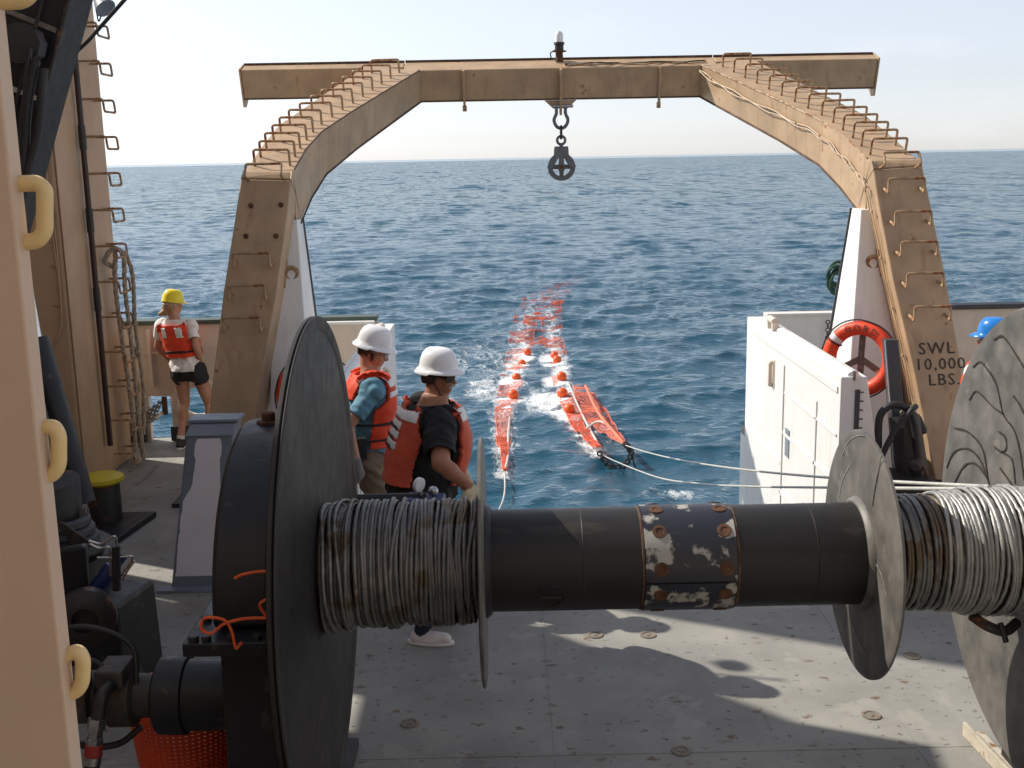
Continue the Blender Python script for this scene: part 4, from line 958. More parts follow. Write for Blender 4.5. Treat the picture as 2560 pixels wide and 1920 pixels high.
# unseen walls added forward of the mast, shaped to shade the working deck
dh = thing('shade_wall', (-5.0, 3, 0), 'unseen tan wall added along the left edge of the deck to cast shade', 'shade_wall')
def wallpiece(poly, name): MB().prism([V(-5.30, y, z) for y, z in poly], (.42, 0, 0)).build(name, M['mast'], dh, 0, .01)
wallpiece([(-3.5, 0), (7.5, 0), (7.5, 6.22), (7.3, 6.15), (-3.5, 6.1)], 'wall')
wallpiece([(7.503, 0), (8.62, 0), (8.62, 3.72), (7.503, 3.72)], 'wall'); wallpiece([(7.503, 4.45), (8.62, 4.45), (8.62, 6.52), (8.3, 7.15), (8.0, 7.5), (7.8, 7.4), (7.503, 6.23)], 'wall'); wallpiece([(8.1, 3.723), (8.62, 3.723), (8.62, 4.447), (8.1, 4.447)], 'wall')  # opening left so a patch of sun reaches the deck
wallpiece([(8.625, 3.0), (9.90, 3.0), (9.90, 4.2), (9.62, 4.6), (9.3, 5.1), (8.95, 5.85), (8.625, 6.5)], 'shade_wing')  # added shade piece, its sloped top sets the deck's shadow edge
wallpiece([(8.625, 0), (9.90, 0), (9.90, 2.05), (8.625, 2.05)], 'shade_base')  # added shade piece below the light gap
wallpiece([(8.83, 2.055), (8.93, 2.055), (8.93, 2.995), (8.83, 2.995)], 'post'); wallpiece([(9.36, 2.055), (9.90, 2.055), (9.90, 2.995), (9.36, 2.995)], 'post')  # added uprights beside the gap that lets sun through

# unseen house front added behind the camera to block sky and bounce light
su = thing('bounce_wall', (XC, -2.2, 0), 'unseen tan house front added behind the viewer to block sky and bounce light', 'bounce_wall')
MB().box((XC, -2.25, 3.9), (HX1 - HX0, .1, 7.8)).build('wall', M['offwhite'], su, 0, .01)
MB().box((XC, -1.95, 4.62), (HX1 - HX0 - .4, .5, .06)).build('ledge', M['mast'], su, 0, .01)

# the bulkhead beside the camera
wx = atY(80, 960, 1.52)[0]
bh = thing('bulkhead', (wx - .4, 1.52, 0), 'plain tan bulkhead with cream hand grips at the left edge of the picture', 'bulkhead')
MB().box((wx - .5, 1.54, 2.6), (1.0, .04, 5.2)).build('panel', M['house'], bh, 0, .004)
for path in ([(-60, 462), (95, 458), (112, 475), (112, 580), (92, 604), (-60, 606)], [(10, 1115), (112, 1066), (136, 1068), (147, 1090), (147, 1165), (128, 1190), (-10, 1194)],
             [(60, 1740), (172, 1634), (196, 1628), (208, 1650), (206, 1706), (188, 1732), (50, 1736)], [(-40, -120), (55, -120), (84, -90), (84, -30), (60, 2), (-40, 4)]):
    P = [atY(a, b_, 1.55) for a, b_ in path]
    MB().tube(rounded(P, .014, 4), .0112, 12).build('hand_grip', M['cream'], bh, 60)

# the crane
cr = thing('deck_crane', (-3.3, 7.6, 0), 'black knuckle crane with hydraulic ram and hoses in front of the mast', 'crane')
def beambox(a, c, w, h, name, mt, bev=.015, up=V(0, 1, 0)):
    a, c = V(a), V(c); t = unit(c - a); u = unit(up - t * np.dot(up, t)); x = np.cross(t, u)
    q = lambda p: [p - x * w / 2 - u * h / 2, p + x * w / 2 - u * h / 2, p + x * w / 2 + u * h / 2, p - x * w / 2 + u * h / 2]
    return MB().hexa(q(a) + q(c)).build(name, mt, cr, 0, bev)
B0, B1 = atY(-62, 640, 7.5), atY(118, -60, 7.3); Bd = unit(B1 - B0)
bm1 = beambox(B0, B1 + Bd * .5, .46, .42, 'boom', M['black'])
bx = unit(np.cross(Bd, V(0, 1, 0))); bx = bx if bx[0] > 0 else -bx
for w_, off in ((.03, .245), (.03, .10)):
    a = B0 + bx * off + V(0, -.22, 0); c = B1 + Bd * .4 + bx * off + V(0, -.22, 0)
    MB().tube([a, c], .014, 8).build('boom_pipe', M['blackr'], cr)
for t in (.35, .62, .85):
    p = B0 + (B1 - B0) * t; MB().box(p + V(0, -.218, 0) + bx * .02, (.40, .012, .03), (0, -math.atan2(Bd[0], Bd[2]) * -1.0, 0)).build('hose_strap', M['yelgrip'] if t > .7 else M['steel'], bm1, 0)
MB().lathe(atY(60, 110, 7.0), (0, 1, 0), [(.12, -.06), (.12, .05), (.07, .06), (0, .06)], 10).build('valve_block', M['blackr'], cr, 30)
for k, path in enumerate(([(90, 150), (70, 260), (60, 400), (45, 470), (40, 620)], [(110, 170), (98, 300), (88, 360), (66, 440), (48, 560)], [(75, 120), (56, 300), (40, 420)])):
    MB().tube(smooth_path([atY(a, b_, 6.9) for a, b_ in path], 8), .026 if k < 2 else .016, 10).build('hose', M['rubber'], cr)
ra, rb, rc_ = atY(42, 600, 7.1), atY(88, 850, 7.0), atY(205, 1260, 6.75)
MB().cyl(ra, rb, .042, 18).build('ram_rod', M['chrome'], cr)
MB().cyl(rb, rc_, .085, 20).build('ram_barrel', M['black'], cr)
for k, (a, c) in enumerate((((86, 930), (128, 1130)), ((76, 930), (118, 1140)))): MB().tube([atY(*a, 6.8), atY(*c, 6.75)], .010, 8).build('ram_pipe', M['yelgrip'], cr)
for k, (a, c) in enumerate((((60, 950), (120, 1140)), ((100, 1010), (170, 1300)))):
    MB().tube([atY(*a, 6.6), atY(*c, 6.5)], .045 if k == 0 else .03, 10).build('hose', M['rubber'], cr)
# turret below
MB().lathe(V(-2.75, 6.2, 0), (0, 0, 1), [(.55, 0), (.55, .04), (.40, .05), (.40, .66), (.46, .68), (.46, .78), (.30, .80), (.30, 1.2), (0, 1.2)], 28).build('pedestal', M['blackr'], cr, 30)
for k in range(4): MB().torus(V(-2.70, 6.1, .86 + k * .05), (0.1, .1, 1), .36 - .02 * k, .035, 28, 8).build('hose_coil', M['rubber'], cr)
MB().hexa([atZ(60, 1800, 0), atZ(322, 1760, 0), V(-2.05, 6.25, 0), V(-2.9, 6.3, 0)] + [atZ(60, 1800, 0) + V(0, 0, .62), atZ(322, 1760, 0) + V(-.02, 0, .58), V(-2.07, 6.25, .58), V(-2.9, 6.3, .62)]).build('base_block', M['black'], cr, 0, .02)
MB().lathe(atY(215, 1545, 5.36), (.25, -1, .1), [(.15, -.05), (.15, .03), (.10, .06), (.065, .065), (.06, .0), (0, .0)], 24).build('bearing_cap', M['blackr'], cr, 30)
MB().hexa([atY(105, 1360, 5.9), atY(200, 1370, 5.9), atY(200, 1370, 6.4), atY(105, 1360, 6.4)] + [atY(150, 1300, 5.9), atY(225, 1352, 5.9), atY(225, 1352, 6.4), atY(150, 1300, 6.4)]).build('cover_plate', M['grease'], cr, 0, .01)
MB().hexa([atY(100, 1480, 5.5), atY(222, 1480, 5.5), atY(222, 1460, 6.1), atY(100, 1460, 6.1)] + [atY(100, 1380, 5.5), atY(215, 1362, 5.5), atY(222, 1352, 6.1), atY(100, 1370, 6.1)]).build('valve_chest', M['black'], cr, 0, .02)
MB().lathe(atY(240, 1475, 5.55), unit(atY(285, 1415, 5.6) - atY(240, 1475, 5.55)), [(0, 0), (.04, .0), (.045, .01), (.045, .14), (.03, .15), (.03, .22), (0, .22)], 16).build('valve', M['blue'], cr, 35)
MB().cyl(atY(292, 1475, 5.5), atY(290, 1365, 5.5), .022, 10).build('lever', M['blackr'], cr)
for path in ([(222, 1352), (255, 1362), (288, 1335), (293, 1365)], [(225, 1360), (250, 1372), (272, 1365), (276, 1380), (277, 1440)], [(243, 1394), (290, 1394), (330, 1390), (332, 1398), (303, 1440)], [(305, 1450), (320, 1425), (336, 1402)]):
    MB().tube(rounded([atY(a, b_, 5.5) for a, b_ in path], .03), .006, 6).build('lever_rod', M['steel'], cr)
for k in range(5): MB().tube([atY(185 + 9 * k, 1270, 6.2), atY(178 + 9 * k, 1350, 6.15)], .006, 6).build('control_rod', M['yelgrip'], cr)
st = MB().tube([atY(318, -8, 8.0), atY(222, 100, 8.0), atY(190, 130, 8.0)], .014, 8).build('guy_wire', M['rubber'], None)
tag(st, 'black stay wire running up past the top of the mast', 'cable')
lamp = thing('flood_lamp', atY(250, 5, 8.2), 'small dark lamp hanging by the crane boom at the top edge', 'lamp')
q = atY(252, 6, 8.2); MB().lathe(q, (.5, -.3, -.6), [(0, -.05), (.03, -.05), (.05, .0), (.075, .06), (.06, .062), (0, .03)], 16).build('housing', M['grey'], lamp); MB().tube(smooth_path([q, atY(252, 40, 8.2), atY(246, 52, 8.2), atY(240, 20, 8.2)], 6), .005, 6).build('wire', M['rubber'], lamp)

# ------------------------------------------------------------------ bollard
bp = V(-3.36, 9.05, 0)
bo = thing('mooring_bollard', bp, 'black mooring bollard with a yellow top in front of the mast', 'bollard')
MB().lathe(bp, (0, 0, 1), [(.135, .04), (.135, .36), (.12, .385)], 28).build('post', M['blackr'], bo)
MB().lathe(bp, (0, 0, 1), [(.10, .375), (.15, .372), (.175, .395), (.172, .425), (.14, .442), (0, .45)], 32).build('cap', M['yellow'], bo)
MB().prism([V(-3.75, 8.45, .004), V(-3.12, 8.45, .004), V(-3.0, 9.25, .004), V(-3.75, 9.25, .004)], (0, 0, .05)).build('base_plate', M['black'], bo, 0, .006)
MB().lathe(bp + V(-.1, -.62, 0), (0, 0, 1), [(.12, .05), (.12, .28), (.10, .30), (0, .30)], 24).build('post', M['blackr'], bo)

# ------------------------------------------------------------------ ventilator casing
vt = thing('ventilator', (-2.1, 7.6, 0), 'grey ventilator casing with a flaked white front beside the winch gear case', 'ventilator')
y0 = 7.55
f_ = [V(-2.40, y0 + .02, 0), V(-1.98, y0 + .02, 0), V(-1.98, y0 + .3, 0), V(-2.40, y0 + .3, 0), V(-2.19, y0 - .04, 1.14), V(-1.87, y0 - .04, 1.14), V(-1.87, y0 + .16, 1.14), V(-2.19, y0 + .16, 1.14)]
MB().hexa(f_).build('casing', M['grey'], vt, 0, .02)
MB().hexa([V(-2.20, y0 - .055, 1.13), V(-1.86, y0 - .055, 1.13), V(-1.86, y0 + .17, 1.13), V(-2.20, y0 + .17, 1.13), V(-2.17, y0 + .0, 1.21), V(-1.85, y0 + .0, 1.21), V(-1.85, y0 + .18, 1.21), V(-2.17, y0 + .18, 1.21)]).build('hood', M['grey'], vt, 0, .01)
MB().box((-2.01, y0 + .09, 1.225), (.35, .20, .022)).build('lid', M['grey'], vt, 0, .004)
# patch of bare primer with a ragged edge
zs = np.linspace(.10, 1.11, 28); L_, R_ = [], []
for i, z in enumerate(zs):
    t = z / 1.14; xl = -2.40 + .21 * t; xr = -1.98 + .11 * t; y = y0 + .02 - .06 * t - .004
    ins = .02 + .012 * random.random() + float(np.interp(z, [.10, .66, .76, .94, 1.0, 1.1], [0, 0, .06, .07, .045, .06]))
    L_.append(V(xl + ins * .9, y, z)); R_.append(V(xr - ins * .7 - (.0 if z < .7 else .02), y, z))
MB().prism(L_ + R_[::-1], (0, .003, 0)).build('primer_patch', mat('white_primer', (.80, .78, .83), .6, var=.06, bump=.2), vt, 0)
MB().box((-2.17, y0 + .02 - .03, .012), (.62, .10, .02)).build('base_flange', M['grey'], vt, 0)

# ------------------------------------------------------------------ orange basket
bc0 = V(-1.52, 4.86, 0)
bk = thing('fish_basket', bc0, 'orange plastic basket with a lattice side standing behind the hydraulic motor', 'basket')
H = .55; rad_ = lambda z: .195 + .06 * z / H
m = MB()
for k in range(26):
    z = .02 + (H - .04) * k / 25; r_ = rad_(z)
    m.lathe(bc0, (0, 0, 1), [(r_ - .004, z - .0068), (r_ + .004, z - .0068), (r_ + .004, z + .0068), (r_ - .004, z + .0068)], 56, closed=True)
for k in range(56):
    a = 2 * math.pi * k / 56; d = V(math.cos(a), math.sin(a), 0); t = V(-d[1], d[0], 0) * .0075
    p0, p1 = bc0 + d * rad_(0), bc0 + d * rad_(H) + V(0, 0, H)
    m.prism([p0 - t - d * .003, p0 + t - d * .003, p0 + t + d * .003, p0 - t + d * .003], p1 - p0)
tag(m.build('lattice', M['orange'], bk, 0), kind='stuff')
MB().lathe(bc0, (0, 0, 1), [(.25, H - .03), (.272, H - .03), (.277, H), (.272, H + .02), (.25, H + .02)], 56, closed=True).build('rim', M['orange'], bk)
MB().lathe(bc0, (0, 0, 1), [(0, .004), (.20, .004), (.205, .02), (0, .02)], 40).build('bottom', M['orange'], bk)

# ------------------------------------------------------------------ winch control stand behind the drum
cs0 = V(*atY(1065, 1240, 5.75)[:2], 0); zt = atY(1065, 1245, 5.75)[2]
ct = thing('control_stand', cs0, 'blue winch control stand with a white gauge behind the wound wire', 'control stand')
MB().tube([cs0 + V(0, 0, zt - .05), cs0 + V(0, 0, 1.18), V(-.92, cs0[1], 1.18), V(-.92, 5.1, 1.1)], .035, 10).build('mounting_arm', M['black'], ct)
MB().box(cs0 + V(0, 0, zt - .03), (.20, .16, .08), (0, .06, 0)).build('valve_box', M['blue'], ct, 0, .012)
gp = atY(1047, 1212, 5.72); MB().lathe(gp, (.8, -.6, -.1), [(0, -.012), (.036, -.012), (.04, -.008), (.04, .01), (.036, .013), (0, .013)], 24).build('gauge', M['tape'], ct, 35); MB().cyl(gp, gp + V(.01, .02, -.10), .012, 8).build('gauge_stem', M['steel'], ct)
kp = atY(1083, 1228, 5.72); MB().ball(kp, .028, 12, 8).build('lever_knob', M['steel'], ct); MB().cyl(kp, kp + V(0, .03, -.10), .010, 8).build('lever', M['steel'], ct)

# ================================================================== starboard side clutter
def lifebuoy(c, nrm, label, letters=True):
    lb = thing('lifebuoy', c, label, 'lifebuoy', 'lifebuoys hung by the frame legs'); n = unit(nrm); up = unit(V(0, 0, 1) - n * n[2]); x = np.cross(up, n)
    ro, ri = .345, .215; m = MB(); k = 56; vs = []
    MB().tube([c + (x * math.cos(a) + up * math.sin(a)) * (ro + ri) / 2 for a in np.linspace(0, 2 * math.pi, k + 1)[:-1]], (ro - ri) / 2, 16, closed=True, flat=1.0).build('ring', M['ring'], lb)
    for a in (R(142),) if letters else ():
        P = [c + (x * math.cos(a + t) + up * math.sin(a + t)) * (ro + ri) / 2 for t in (-.09, -.045, 0, .045, .09)]
        MB().tube(P, (ro - ri) / 2 + .0025, 16, caps=False).build('tape_band', M['tape'], lb)
        MB().torus(c + (x * math.cos(a + .14) + up * math.sin(a + .14)) * (ro + ri) / 2, np.cross(n, x * math.cos(a + .14) + up * math.sin(a + .14)), (ro - ri) / 2 + .006, .007, 18, 6).build('lashing', M['web'], lb)
    P = []
    for i in range(49):
        a = 2 * math.pi * i / 48; P.append(c + (x * math.cos(a) + up * math.sin(a)) * (ro + .002 + .012 * abs(math.sin(2 * a + .5))) + n * .03)
    MB().tube(P[:-1], .007, 6, closed=True).build('grab_line', M['web'], lb)
    if letters:
        for txt, a0 in (('GORD', 112), ('S-', 252)):
            for i, ch in enumerate(txt):
                a = R(a0 - i * 17) if a0 < 180 else R(a0 + i * 15)
                d = x * math.cos(a) + up * math.sin(a); tdir = np.cross(d, n) if a0 < 180 else -np.cross(d, n); tdir = -tdir if np.dot(tdir, x) * (1 if a0 < 180 else 1) < 0 else tdir
                put_text('lettering', ch, .085, c + d * (ro + ri) / 2 + n * ((ro - ri) / 2 + .003), tdir, np.cross(n, tdir), M['ink'], lb, 1, .001)
    for a in (90, 210, 330):
        d = x * math.cos(R(a)) + up * math.sin(R(a)); MB().prism([c - n * .05 + np.cross(n, d) * .028, c - n * .05 - np.cross(n, d) * .028, c - n * .05 + d * .33 - np.cross(n, d) * .028, c - n * .05 + d * .33 + np.cross(n, d) * .028], n * .012).build('bracket_arm', M['yelgrip'], lb, 0)
    MB().prism([c - n * .062 + V(x) * .03, c - n * .062 - V(x) * .03, c - n * .062 - V(x) * .03 - up * .34, c - n * .062 + V(x) * .03 - up * .34], n * .010).build('bracket_arm', M['yelgrip'], lb, 0)
    return lb
lc = atY(2148, 897, 10.02)
lifebuoy(lc, (-.62, -.8, .12), 'orange lifebuoy hung behind the right ramp gate, beside the frame leg')
lifebuoy(atY(790, 985, 9.7), (.2, -1, .1), 'orange lifebuoy mostly hidden behind the big left winch flange', False)

hr = thing('frame_ram', (3.45, 9.6, 0), 'black hydraulic ram and channel beside the right frame leg', 'hydraulic ram')
a, c = atY(2232, 850, 9.75), atY(2268, 1300, 9.45)
MB().hexa([c + V(-.06, 0, 0), c + V(.05, 0, 0), c + V(.05, .12, 0), c + V(-.06, .12, 0), a + V(-.06, 0, 0), a + V(.05, 0, 0), a + V(.05, .12, 0), a + V(-.06, .12, 0)]).build('channel', M['rail_dark'], hr, 0, .006)
MB().tube([a + V(-.085, -.02, 0), c + V(-.085, -.02, 0)], .010, 6).build('guide_rod', M['steel'], hr)
MB().cyl(atY(2260, 1040, 9.55), atY(2300, 1300, 9.3), .13, 20).build('barrel', M['blackr'], hr)
MB().tube(smooth_path([atY(2195, 1120, 9.35), atY(2200, 1040, 9.35), atY(2235, 1012, 9.35), atY(2275, 1030, 9.35), atY(2290, 1090, 9.35), atY(2300, 1200, 9.3)], 8), .032, 10).build('hose', M['rubber'], hr)
MB().tube(smooth_path([atY(2200, 1150, 9.3), atY(2235, 1080, 9.3), atY(2275, 1030, 9.3), atY(2290, 1015, 9.35)], 8), .025, 10).build('hose', M['rubber'], hr)
MB().lathe(atY(2288, 1165, 9.25), (-.3, -1, 0), [(0, -.06), (.06, -.06), (.065, .03), (.03, .06), (0, .06)], 16).build('valve', M['blackr'], hr, 30)
MB().tube(smooth_path([atY(2290, 1165, 9.2), atY(2310, 1172, 9.2), atY(2325, 1220, 9.2), atY(2330, 1260, 9.2)], 6), .010, 6).build('pipe', M['rust'], hr)
MB().box(atY(2190, 1230, 9.3), (.9, .5, .30)).build('base_block', M['blackr'], hr, 0, .02)
wl_ = thing('work_lamp', atY(2285, 1030, 9.6), 'small work lamp with a pale shade clamped to the right frame leg', 'lamp')
q = atY(2278, 1030, 9.62); MB().lathe(q, (-.5, -.7, -.4), [(0, -.05), (.04, -.05), (.055, .0), (.085, .06), (.08, .065), (.04, .02), (0, .02)], 20).build('shade', M['offwhite'], wl_); MB().lathe(q + V(.05, -.02, -.05), (.2, -.6, -.8), [(0, 0), (.035, 0), (.04, .12), (.03, .15), (0, .15)], 12).build('holder', M['blackr'], wl_)

gr = thing('green_rope_coil', atY(2086, 690, 11.3), 'tangled green rope coil hanging left of the right white pillar', 'rope')
q = atY(2094, 690, 11.3); m = MB()
for k in range(7):
    a = unit(V(random.uniform(-.4, .4), -1, random.uniform(-.4, .4))); m = MB(); m.torus(q + V(random.uniform(-.03, .03), random.uniform(-.04, .04), random.uniform(-.06, .06)), a, random.uniform(.05, .11), .013, 20, 6); m.v = [(p[0] + (0), p[1], q[2] + (p[2] - q[2]) * 1.25) for p in m.v]; m.build('turn', M['greenrope'], gr)
hk = thing('chain_hook', atY(2068, 800, 11.6), 'short chain with an open hook hanging on the white transom panel', 'hook')
p = atY(2070, 798, 11.72)
for k in range(5): MB().torus(p + V(0, 0, -.03 - .042 * k), (1, 0, 0) if k % 2 else (0, 1, 0), .020, .006, 14, 6).build('chain_link', M['blackr'], hk)
q = p + V(0, 0, -.24); MB().tube(smooth_path([q, q + V(0, 0, -.05), q + V(-.01, 0, -.10), q + V(-.045, 0, -.125), q + V(-.075, 0, -.10), q + V(-.07, 0, -.06)], 5), .009, 8).build('hook', M['steel'], hk)

# ================================================================== the trawl
def seaz(p): return SEA_Z + sea_field(np.array([p[0]]), np.array([p[1]]), full=False)[0][0]
def netstrip(line, wid, cell, lift, mt, name, parent, fold=.08, seed=1, tw=.0052, hf=1.0):
    """knotted twine: two sets of crossing strands over a wavy strip"""
    r_ = np.random.default_rng(seed); P = smooth_path(line, 14); L = [0]
    for i in range(1, len(P)): L.append(L[-1] + np.linalg.norm((P[i] - P[i - 1])[:2]))
    tot = L[-1]; n = int(tot / cell); W = np.interp(np.linspace(0, 1, n + 1), np.linspace(0, 1, len(wid)), wid)
    S = np.linspace(0, tot, n + 1); Cx = np.interp(S, L, [p[0] for p in P]); Cy = np.interp(S, L, [p[1] for p in P])
    T = np.stack([np.gradient(Cx), np.gradient(Cy)], -1); T /= np.linalg.norm(T, axis=1)[:, None]; Nn = np.stack([T[:, 1], -T[:, 0]], -1)
    k = 11; v = np.linspace(-1, 1, k)
    X_ = Cx[:, None] + Nn[:, 0:1] * W[:, None] * v[None, :]; Y_ = Cy[:, None] + Nn[:, 1:2] * W[:, None] * v[None, :]
    jw = np.ones(k); jw[0] = jw[-1] = .15; X_ += r_.normal(0, .012, X_.shape) * jw; Y_ += r_.normal(0, .015, Y_.shape) * jw
    h = sea_field(X_, Y_, full=False)[0]; lf = np.interp(np.linspace(0, 1, n + 1), np.linspace(0, 1, len(lift)), lift)
    Z_ = SEA_Z + h * hf + lf[:, None] + fold * (vnoise(X_ * 3 + seed, Y_ * 3) - .5)
    G = np.stack([X_, Y_, Z_], -1); m = MB()
    for d in (1, -1):
        for j0 in range(-n, k):
            pass
    segs = []
    for i in range(n):
        for j in range(k - 1):
            if (i + j) % 2 == 0: segs.append((G[i, j], G[i + 1, j + 1]))
            else: segs.append((G[i, j + 1], G[i + 1, j]))
    for a, c in segs:
        t = unit(c - a); x = unit(np.cross(t, V(0, 0, 1))); z = np.cross(x, t); rr = tw
        q = [x * rr, (-x * .5 + z * .87) * rr, (-x * .5 - z * .87) * rr]
        m.add([a + e for e in q] + [c + e for e in q], [(0, 1, 4, 3), (1, 2, 5, 4), (2, 0, 3, 5)])
    tag(m.build(name, mt, parent, 0), kind='stuff')
    for j, nm in ((0, 'edge_rope'), (k - 1, 'edge_rope')): MB().tube([g for g in G[:, j]], .005, 6).build(nm, mt, parent)
    return G
tn = thing('trawl_net', (.8, 20, SEA_Z), 'orange trawl net streaming astern in two wings at the water surface', 'net')
netstrip(NETL, WL, .07, [.08, .0, -.015, -.015, -.015, -.015, -.02, -.02, -.03, -.06], M['net'], 'wing_netting', tn, seed=1)
netstrip(NETL[:5], [w * .7 for w in WL[:5]], .06, [.10, .02, -.02, -.05, -.08], M['net'], 'wing_netting', tn, seed=5, tw=.007)
netstrip(NETR, WR, .07, [.14, .03, -.01, -.015, -.015, -.015, -.02, -.03, -.06], M['net'], 'wing_netting', tn, seed=2)
netstrip(NETR[:6], [w * .7 for w in WR[:6]], .05, [.16, .05, -.02, -.05, -.08, -.12], M['net'], 'wing_netting', tn, seed=6, tw=.006)
bag = [atZ(*p, SEA_Z) for p in ((1345, 860), (1350, 820), (1358, 780), (1372, 745), (1400, 715), (1450, 690))]
netstrip(bag, [.40, .5, .55, .55, .45, .3], .06, [-.02, -.02, -.03, -.04, -.08], M['net'], 'body', tn, seed=3, tw=.009)
TIP = atZ(1563, 1113, -1.38)
wing = [atZ(1448, 950, -1.58), atZ(1466, 985, -1.52), atZ(1488, 1025, -1.48), atZ(1520, 1070, -1.45), TIP]
netstrip(wing, [.12, .21, .25, .17, .03], .05, [-.02, .03, .08, .16, .28], M['net'], 'bridle_wing', tn, .07, 4, .0058, .3)
mg = [atZ(1464, 965, -1.45), atZ(1484, 1010, -1.33), atZ(1505, 1045, -1.30), atZ(1535, 1080, -1.30), TIP]
MB().tube(smooth_path(mg, 8), .026, 8).build('bolch_line', M['net'], tn)
MB().tube(smooth_path([atZ(1466, 1072, -1.5), atZ(1490, 1055, -1.36), atZ(1512, 1058, -1.33), atZ(1535, 1080, -1.33), TIP], 8), .018, 8).build('headline', M['warp'], tn)
MB().tube(smooth_path([NETR[0] + V(0, 0, .12), NETR[1] + V(.08, 0, .12), NETR[2] + V(.12, 0, .1), NETR[3] + V(.12, 0, .06), NETR[4] + V(.1, 0, 0)], 8), .02, 8).build('headline', M['warp'], tn)
MB().tube(smooth_path([NETL[0] + V(0, 0, .08), NETL[1] + V(.05, 0, .07), NETL[2] + V(.08, 0, .05), NETL[3] + V(.12, 0, .02)], 8), .018, 8).build('headline', M['warp'], tn)
fsrc = None; names = ['far left float of the pair at the head of the trawl', 'far right float of the pair at the head of the trawl', 'half sunk float second from the far end on the left wing', 'float second from the far end on the right wing',
    'nearly awash float in the middle of the left wing', 'float in the middle of the right wing', 'nearest float on the left wing, white water around it', 'second nearest float on the right wing', 'nearest float of all, on the right wing of the trawl']
sink = [.55, .5, .2, .5, .1, .6, .5, .5, .55]
for k, ((px, py, r_), p) in enumerate(zip(FLOATS, FPOS)):
    c = V(p[0], p[1], SEA_Z); c[2] = seaz(c) + r_ * sink[k]; r_ = r_ * .86
    if fsrc is None:
        m = MB(); m.ball((0, 0, 0), 1.0, 24, 14); m.torus((0, 0, 0), (0, 0, 1), 1.0, .035, 32, 6); fsrc = m.build('net_float', M['float']); o = fsrc
    else: o = fsrc.copy(); scene.collection.objects.link(o)
    o.location = tuple(c); o.scale = (r_, r_, r_ * .94); o.rotation_euler = (random.uniform(-.5, .5), random.uniform(-.5, .5), random.random())
    tag(o, 'round orange ' + names[k], 'float', 'floats on the trawl')
# tow wires from the winch
w1 = [V(2.02, WY + .02, WZ + .272) * (1 - t) + TIP * t - V(0, 0, .10 * 4 * t * (1 - t)) for t in np.linspace(0, 1, 9)]
o = MB().tube(smooth_path(w1, 8), .0085, 8).build('tow_wire', M['warp'], None); tag(o, 'upper pale tow wire from the winch to the raised net wing', 'cable', 'tow wires')
P2 = [V(1.93, WY + .02, WZ + .264), atY(2090, 1219, 6.6), atY(1870, 1216, 9.2), atY(1750, 1209, 11.6), atY(1640, 1192, 13.8), NETR[0] + V(.10, -.35, .12), NETR[0] + V(0, 0, .14)]
o = MB().tube(smooth_path(P2, 8), .0085, 8).build('tow_wire', M['warp'], None); tag(o, 'lower tow wire sagging from the winch to the right net wing', 'cable', 'tow wires')
o = MB().tube(smooth_path([NETL[0] + V(0, 0, .08), atZ(1262, 1225, SEA_Z + .05), atZ(1256, 1255, SEA_Z), atZ(1240, 1290, SEA_Z - .1)], 8), .012, 8).build('tow_wire', M['warp'], None); tag(o, 'thin line trailing in the water from the left net wing tip', 'cable', 'tow wires')
ch = thing('bridle_chain', TIP, 'dark chain and shackle dangling below the tip of the raised net wing', 'chain')
P = smooth_path([TIP + V(.03, -.05, 0), TIP + V(.08, -.1, -.12), TIP + V(-.05, -.15, -.28), TIP + V(-.25, -.1, -.30), TIP + V(-.38, .1, -.15)], 5)
for i, p in enumerate(P): MB().torus(p, (1, .2, 0) if i % 2 else (.2, 1, .1), .038, .013, 14, 6).build('chain_link', M['blackr'], ch)
MB().tube([TIP + V(.08, -.1, -.1), TIP + V(.12, -.12, -.25), TIP + V(.18, -.1, -.45)], .014, 6).build('tail', M['rust'], ch)
MB().ball(TIP + V(.0, 0, .02), .05, 12, 8).build('shackle', M['rust'], ch)
# ================================================================== people
def capsule(m, a, c, r0, r1, n=14):
    a, c = V(a), V(c); t = unit(c - a); pts = []; rr = []
    for k in range(5):
        u = math.pi / 2 * k / 4; pts.append(a - t * r0 * math.cos(u)); rr.append(max(.0008, r0 * math.sin(u)))
    for k in range(5):
        u = math.pi / 2 * (4 - k) / 4; pts.append(c + t * r1 * math.cos(u)); rr.append(max(.0008, r1 * math.sin(u)))
    # tube() without its mitre stretch
    ref = V(0, 0, 1) if abs(t[2]) < .9 else V(1, 0, 0); N = unit(np.cross(t, ref)); B = np.cross(t, N); vs = []; fs = []
    for p, r_ in zip(pts, rr):
        for j in range(n):
            an = 2 * math.pi * j / n; vs.append(p + (N * math.cos(an) + B * math.sin(an)) * r_)
    for i in range(len(pts) - 1):
        for j in range(n): fs.append((i * n + j, i * n + (j + 1) % n, (i + 1) * n + (j + 1) % n, (i + 1) * n + j))
    fs += [tuple(range(n))[::-1], tuple(range((len(pts) - 1) * n, len(pts) * n))]
    m.add(vs, fs)
def remesh(m, voxel, smooth=5):
    me = bpy.data.meshes.new('tmp'); me.from_pydata(m.v, [], m.f)
    bm = bmesh.new(); bm.from_mesh(me); bmesh.ops.recalc_face_normals(bm, faces=bm.faces); bm.to_mesh(me); bm.free()
    ob = bpy.data.objects.new('tmp', me); scene.collection.objects.link(ob)
    r_ = ob.modifiers.new('r', 'REMESH'); r_.mode = 'VOXEL'; r_.voxel_size = voxel
    s = ob.modifiers.new('s', 'SMOOTH'); s.factor = .5; s.iterations = smooth
    dg = bpy.context.evaluated_depsgraph_get(); out = bpy.data.meshes.new_from_object(ob.evaluated_get(dg))
    bpy.data.objects.remove(ob); bpy.data.meshes.remove(me); return out

